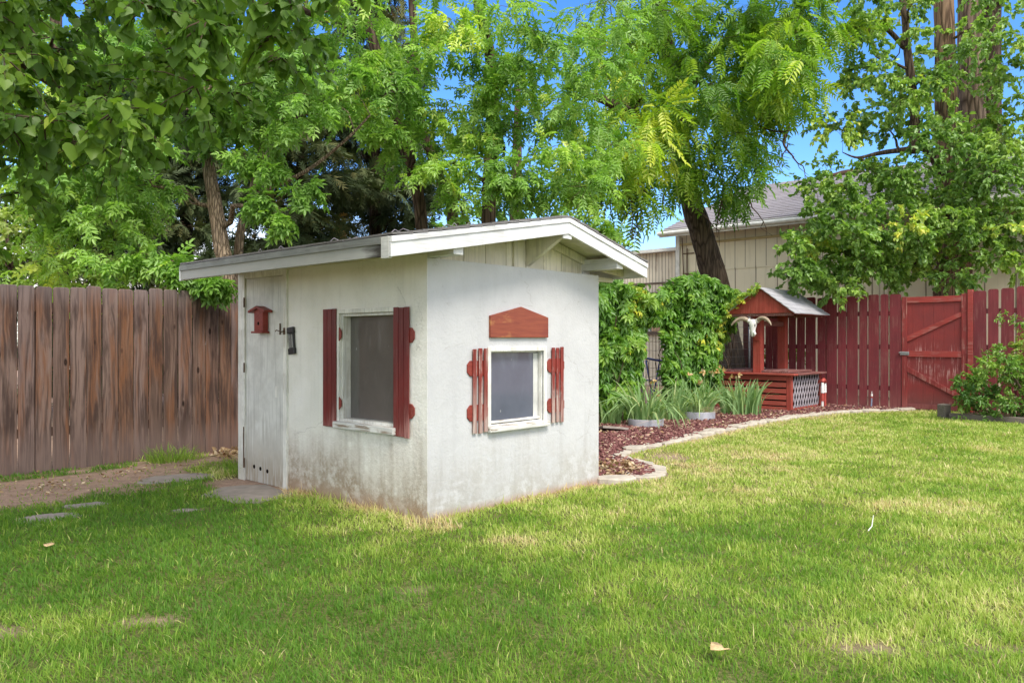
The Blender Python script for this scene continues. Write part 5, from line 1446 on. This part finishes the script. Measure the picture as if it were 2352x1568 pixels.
# runner over the well roof edge
def runner(pts, n, seed, label, parent=None):
    r = np.random.default_rng(seed); P, _ = smooth_path([tuple(p) for p in pts], [.01]*len(pts), 8); P = np.array([tuple(p) for p in P])
    i = r.integers(0, len(P), n); Q = P[i]+r.normal(0, .035, (n, 3))
    A = unit(r.normal(size=(n, 3))*.6+np.array([-.1, -.4, -.5])); N_ = unit(np.array([-.3, -.6, .7])+r.normal(size=(n, 3))*.3)
    return Q, A, N_
rt = lambda y, e: (*(WELL+U*(-.06)+Vv*(.58+y)), 1.84+(2.33-1.83)*(1-abs(y)/.66)+e)
Q, A, N_ = runner([rt(.02, .03), rt(.2, .05), rt(.4, .06), rt(.6, .04), rt(.75, -.05), rt(.8, -.3)], 130, 63, '')
v, f = stamp(*T_VINE[0], Q, A, N_, np.random.default_rng(3).uniform(.4, .75, len(Q)))
o = np_mesh('creeper_runner', v, [f], M['leaf_vine'], attrs={'tint': np.repeat(np.random.default_rng(4).uniform(.65, 1, len(Q)), len(T_VINE[0][0]))})
tag(o, 'yellow green creeper runner climbing the left eave of the well roof', 'vine')

# ================================================================== IRISES AND PLANTERS
def blades(n, r, c, rad, hmin, hmax, spread, w, droop, base_z):
    k = 7; a = r.uniform(0, 2*PI, n); rr_ = rad*np.sqrt(r.random(n))
    B = np.stack([c[0]+np.cos(a)*rr_, c[1]+np.sin(a)*rr_, np.full(n, base_z)], 1)
    az = a+r.normal(0, .7, n); lean = np.abs(r.normal(spread, spread*.5, n)); L = r.uniform(hmin, hmax, n); dr = droop*r.random(n)**1.5
    D = np.stack([np.cos(az), np.sin(az), np.zeros(n)], 1); fan = r.uniform(0, PI, n); S = np.stack([np.cos(fan), np.sin(fan), np.zeros(n)], 1)
    rows = []
    for i in range(k):
        s = i/(k-1); wd = w*(1-.15*s) if s < .6 else w*.91*(1-((s-.6)/.4)**1.6)
        th = lean*s*.5+dr*s*s*1.9
        h = B+D*(L*s*np.sin(th))[:,None]+np.array([0, 0, 1.])*(L*s*np.cos(th))[:,None]
        h[:,2] = np.maximum(h[:,2], .03)
        wv = (wd*r.uniform(.85, 1.1, n)/2)[:,None]*S
        rows += [h-wv, h+wv]
    V = np.stack(rows, 1).reshape(-1, 3); f = [(2*i, 2*i+1, 2*i+3, 2*i+2) for i in range(k-1)]
    Fc = (np.array(f)[None]+(np.arange(n)*2*k)[:,None,None]).reshape(-1, 4)
    return V, Fc, n, 2*k
def iris(label, c, rad, n, hmin, hmax, spread, droop, base_z, seed, flowers, w=.032, tmu=.5):
    r = np.random.default_rng(seed); root = thing('iris_clump', label, 'iris plant', (c[0], c[1], 0))
    V, Fc, n, k = blades(n, r, c, rad, hmin, hmax, spread, w, droop, base_z)
    np_mesh('leaves', V, [Fc], M['leaf_iris'], root, {'tint': np.repeat(np.clip(r.normal(tmu, .2, n), 0, 1), k)}, loc=(c[0], c[1], 0))
    rr_ = random.Random(seed)
    for (dx, dy, h) in flowers:
        mb = MB(); p0 = (dx*.5, dy*.5, base_z); p1 = (dx, dy, h); mb.tube(limb_path(p0, p1, 0, .06, 5, rr_), .006, 5)
        st_ = mb.build('flower_stalk', M['leaf_iris'], root)
        v, f = simple(.075, .05); m = 5; P = np.tile(np.array([[dx, dy, h]]), (m, 1))+r.normal(0, .012, (m, 3))
        A = unit(r.normal(size=(m, 3))+np.array([0, 0, .1])); vv, ff = stamp(v, f, P, A, unit(r.normal(size=(m, 3))), 1.)
        np_mesh('faded_flower', vv, [ff], M['petal'], st_, {'tint': np.repeat(r.random(m), len(v))})
    return root
def planter(c, label, rad=.27, h=.135):
    o = thing('ring_planter', label, 'planter', (c[0], c[1], 0))
    mb = MB(); mb.lathe([(rad*.985, .0), (rad, h), (rad-.003, h+.006), (rad-.012, h+.005), (rad-.016, h-.005), (rad-.02, 0)], 40); mb.build('ring', M['planter'], o, smooth=True)
    mb = MB(); mb.lathe([(.0, h*.72), (rad*.6, h*.7), (rad-.017, h*.62)], 28); mb.build('soil', M['soil_pot'], o, smooth=True)
    return o
c1, c2, c3 = (2.02, 11.78), (3.07, 12.86), (4.02, 13.72)
planter(c1, 'low grey ring planter nearest the shed, holding drooping irises')
planter(c2, 'low grey ring planter second from the shed, with straw in it', .275, .15)
iris('drooping iris clump in the grey ring planter nearest the shed', c1, .24, 110, .40, .78, .75, .9, .08, 71, [(.12, .05, .70), (.2, -.05, .48)], .034, .5)
iris('arching iris clump in the second grey ring planter, behind its straw', (c2[0], c2[1]+.05), .26, 120, .38, .74, .6, .65, .08, 72, [(.14, .1, .78), (-.1, .12, .74), (.28, .1, .8), (.05, 0, .6)], .032, .58)
iris('upright grey green iris clump in front of the well slats', c3, .36, 150, .40, .66, .35, .25, .03, 73, [(-.28, .2, .8), (-.12, .25, .66), (.02, .2, .68), (-.36, .1, .76), (.34, 0, .3)], .036, .42)
iris('small iris fan growing between the vine and first planter', (1.52, 12.05), .16, 40, .3, .55, .6, .5, .03, 74, [], .032, .45)
iris('iris fan standing behind the second planter by the vine', (2.62, 12.75), .22, 60, .4, .72, .5, .4, .03, 75, [], .032, .5)
def straw(c, rad, z, n, seed, label):
    r = np.random.default_rng(seed); a = r.uniform(0, 2*PI, n); q = rad*np.sqrt(r.random(n))
    P = np.stack([c[0]+np.cos(a)*q, c[1]+np.sin(a)*q, z+r.uniform(0, .1, n)], 1); A = unit(r.normal(size=(n, 3))*np.array([1, 1, .35]))
    v = np.array([(-.008,0,0),(.008,0,0),(.006,1,-.2),(-.006,1,-.2)]); vv, ff = stamp(v, [(0,1,2,3)], P, A, unit(r.normal(size=(n, 3))), r.uniform(.08, .22, n))
    o = np_mesh('dead_leaves', vv, [ff], M['litter'], attrs={'tint': np.repeat(r.uniform(.5, 1, n), 4)}); return tag(o, label, 'dry leaves', kind='stuff')
straw((c2[0]+.12, c2[1]-.12), .2, .14, 130, 5, 'pale dead leaves matted in the second ring planter')
straw((c1[0]+.05, c1[1]-.22), .2, .05, 60, 6, 'dead leaf blades around the foot of the first planter')

# ================================================================== BUSH ON THE RIGHT
r_ = random.Random(90); cl = []
cl += fill_clumps([(2200,900),(2240,850),(2290,815),(2350,800),(2420,780),(2560,790),(2600,960),(2300,965),(2215,955)], (12.3, 13.0), 27, .20, .9, 90)
cl += fill_clumps([(2185,870),(2235,845),(2260,880),(2200,900)], (12.5, 12.8), 24, .12, .9, 91)
make_tree('garden_bush', 'leafy yellow green bush sprawling in front of the red fence at right', 'bush', (8.5, 12.7, 0),
          [([(8.5, 12.7, 0), (8.3, 12.6, .4), (8.0, 12.5, .8)], [.03, .022, .01]), ([(8.5, 12.7, 0), (8.8, 12.6, .5), (9.1, 12.5, 1.0)], [.03, .022, .01])],
          cl, T_BUSH, M['leaf_bush'], M['twig'], 14, 12, 1.2, .1, (.05, .95), .9, 91, limb_r=.008)
cl = [(at(px, py, 13.0), .17) for px, py in ((2310,728),(2335,740),(2355,760),(2370,730),(2390,770),(2420,750))]
make_tree('tall_sprig', 'long leafy shrub sprig reaching across the red fence at the right edge', 'shrub', (9.2, 13.0, 0), [px_stem([(2443,960,13.0),(2440,850,13.0),(2400,760,13.0),(2310,728,13.0)], [.02,.016,.012,.005])], cl, T_BUSH, M['leaf_bush'], M['twig'], 8, 10, 1.0, .2, (.3, 1.), .7, 92, limb_r=.007)
cl = [(at(2208+dx, 960+dy, 12.7), .09) for dx, dy in ((0,0),(8,12),(-6,8))]
make_tree('weed', 'small leafy weed at the foot of the stub post', 'weed', tuple(grounded(2208, 12.6)), [([grounded(2208, 12.6), tuple(at(2208, 955, 12.65))], [.008, .004])], cl, T_BUSH, M['leaf_bush'], M['twig'], 5, 5, 1.0, .2, (.4, .9), .7, 93, limb_r=.004)
cl = [(np.array([-2.95+r_.uniform(-.35, .35), 8.55+r_.uniform(-.2, .2), .1]), .08) for k in range(0)]
# clump of long grass at the fence foot
rgn = np.random.default_rng(3)
for c, n_, nm in (((-3.62, 8.30), 260, 'tuft of long grass at the foot of the brown fence'), ((-2.55, 7.62), 220, 'tuft of long grass beside the shed door frame')):
    V, Fc, n, k = blades(n_, rgn, c, .24, .10, .24, .5, .006, .6, 0.)
    o = np_mesh('grass_tuft', V, [Fc], M['grass'], attrs={'tint': np.repeat(rgn.uniform(.1, .5, n), k)}); tag(o, nm, 'grass')
st = MB().tube([(0, 0, 0), (.03, .01, .03), (.05, .03, .1)], [.004, .0035, .002], 5).build('twig', M['bone']); st.location = (2.43, 5.32, .01); tag(st, 'small white twig stuck in the open lawn', 'twig')

# ================================================================== LIGHT, SKY, CAMERA
SUN = Vector((.30, -.70, 1.0)).normalized()
CLOUD_FILL = 6.4
W = bpy.data.worlds.new('World'); SC.world = W; W.use_nodes = True
nt = W.node_tree; nt.nodes.clear()
sky = nt.nodes.new('ShaderNodeTexSky'); sky.sky_type = 'NISHITA'; sky.sun_disc = False
sky.sun_elevation = math.asin(SUN.z); sky.sun_rotation = math.atan2(SUN.x, SUN.y)
sky.dust_density = .6; sky.ozone_density = 3.0; sky.air_density = 1.0; sky.altitude = 800
bg = nt.nodes.new('ShaderNodeBackground'); bg.inputs[1].default_value = .15
out = nt.nodes.new('ShaderNodeOutputWorld')
def wn(typ, ins=None, **kw):
    o = nt.nodes.new(typ)
    for k, v in kw.items(): setattr(o, k, v)
    for k, v in (ins or {}).items():
        if isinstance(v, bpy.types.NodeSocket): nt.links.new(v, o.inputs[k])
        else: o.inputs[k].default_value = v
    return o
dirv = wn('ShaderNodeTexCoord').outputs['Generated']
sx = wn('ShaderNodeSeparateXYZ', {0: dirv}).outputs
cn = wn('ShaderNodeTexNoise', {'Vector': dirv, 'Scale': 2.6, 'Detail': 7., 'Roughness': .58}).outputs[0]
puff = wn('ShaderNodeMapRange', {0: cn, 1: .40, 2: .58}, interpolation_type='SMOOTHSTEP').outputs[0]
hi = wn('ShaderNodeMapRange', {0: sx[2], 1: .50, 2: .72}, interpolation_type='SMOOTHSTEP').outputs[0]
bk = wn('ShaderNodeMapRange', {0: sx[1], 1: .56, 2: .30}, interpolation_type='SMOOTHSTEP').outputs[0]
reg = wn('ShaderNodeMath', {0: hi, 1: bk}, operation='MAXIMUM').outputs[0]  # unseen cloud cover added overhead and behind the camera for neutral fill
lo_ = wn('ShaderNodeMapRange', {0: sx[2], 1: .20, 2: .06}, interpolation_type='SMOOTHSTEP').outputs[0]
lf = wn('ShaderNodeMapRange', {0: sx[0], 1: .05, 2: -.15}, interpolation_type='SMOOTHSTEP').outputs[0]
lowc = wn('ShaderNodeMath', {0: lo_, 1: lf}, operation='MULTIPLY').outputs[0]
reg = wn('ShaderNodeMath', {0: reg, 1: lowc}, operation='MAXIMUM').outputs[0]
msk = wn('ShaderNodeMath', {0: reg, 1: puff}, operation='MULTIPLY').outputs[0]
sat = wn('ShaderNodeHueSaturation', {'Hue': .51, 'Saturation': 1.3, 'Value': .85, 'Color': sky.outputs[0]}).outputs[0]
mx = wn('ShaderNodeMix', data_type='RGBA'); nt.links.new(msk, mx.inputs[0]); nt.links.new(sat, mx.inputs[6]); mx.inputs[7].default_value = (CLOUD_FILL, CLOUD_FILL*.97, CLOUD_FILL*.91, 1)
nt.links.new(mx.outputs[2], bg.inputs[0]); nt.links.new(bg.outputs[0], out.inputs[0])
ld = bpy.data.lights.new('sun', 'SUN'); ld.energy = 1.9; ld.angle = math.radians(20); ld.color = (1., .93, .82)
lo = bpy.data.objects.new('sun', ld); COL.objects.link(lo); lo.rotation_euler = SUN.to_track_quat('Z', 'Y').to_euler(); lo.location = (6, -5, 14)
cd = bpy.data.cameras.new('camera'); cd.sensor_width = 36; cd.lens = F/2352*36; cd.clip_start = .05; cd.clip_end = 800
co = bpy.data.objects.new('camera', cd); COL.objects.link(co); co.location = (0, 0, H); co.rotation_euler = (PI/2, 0, 0)
SC.camera = co
SC.view_settings.view_transform = 'Standard'; SC.view_settings.look = 'None'; SC.view_settings.exposure = 1.3; SC.view_settings.gamma = 1
SC.cycles.max_bounces = 7; SC.cycles.diffuse_bounces = 4; SC.cycles.glossy_bounces = 2; SC.cycles.transmission_bounces = 4; SC.cycles.transparent_max_bounces = 4
SC.cycles.caustics_reflective = False; SC.cycles.caustics_refractive = False
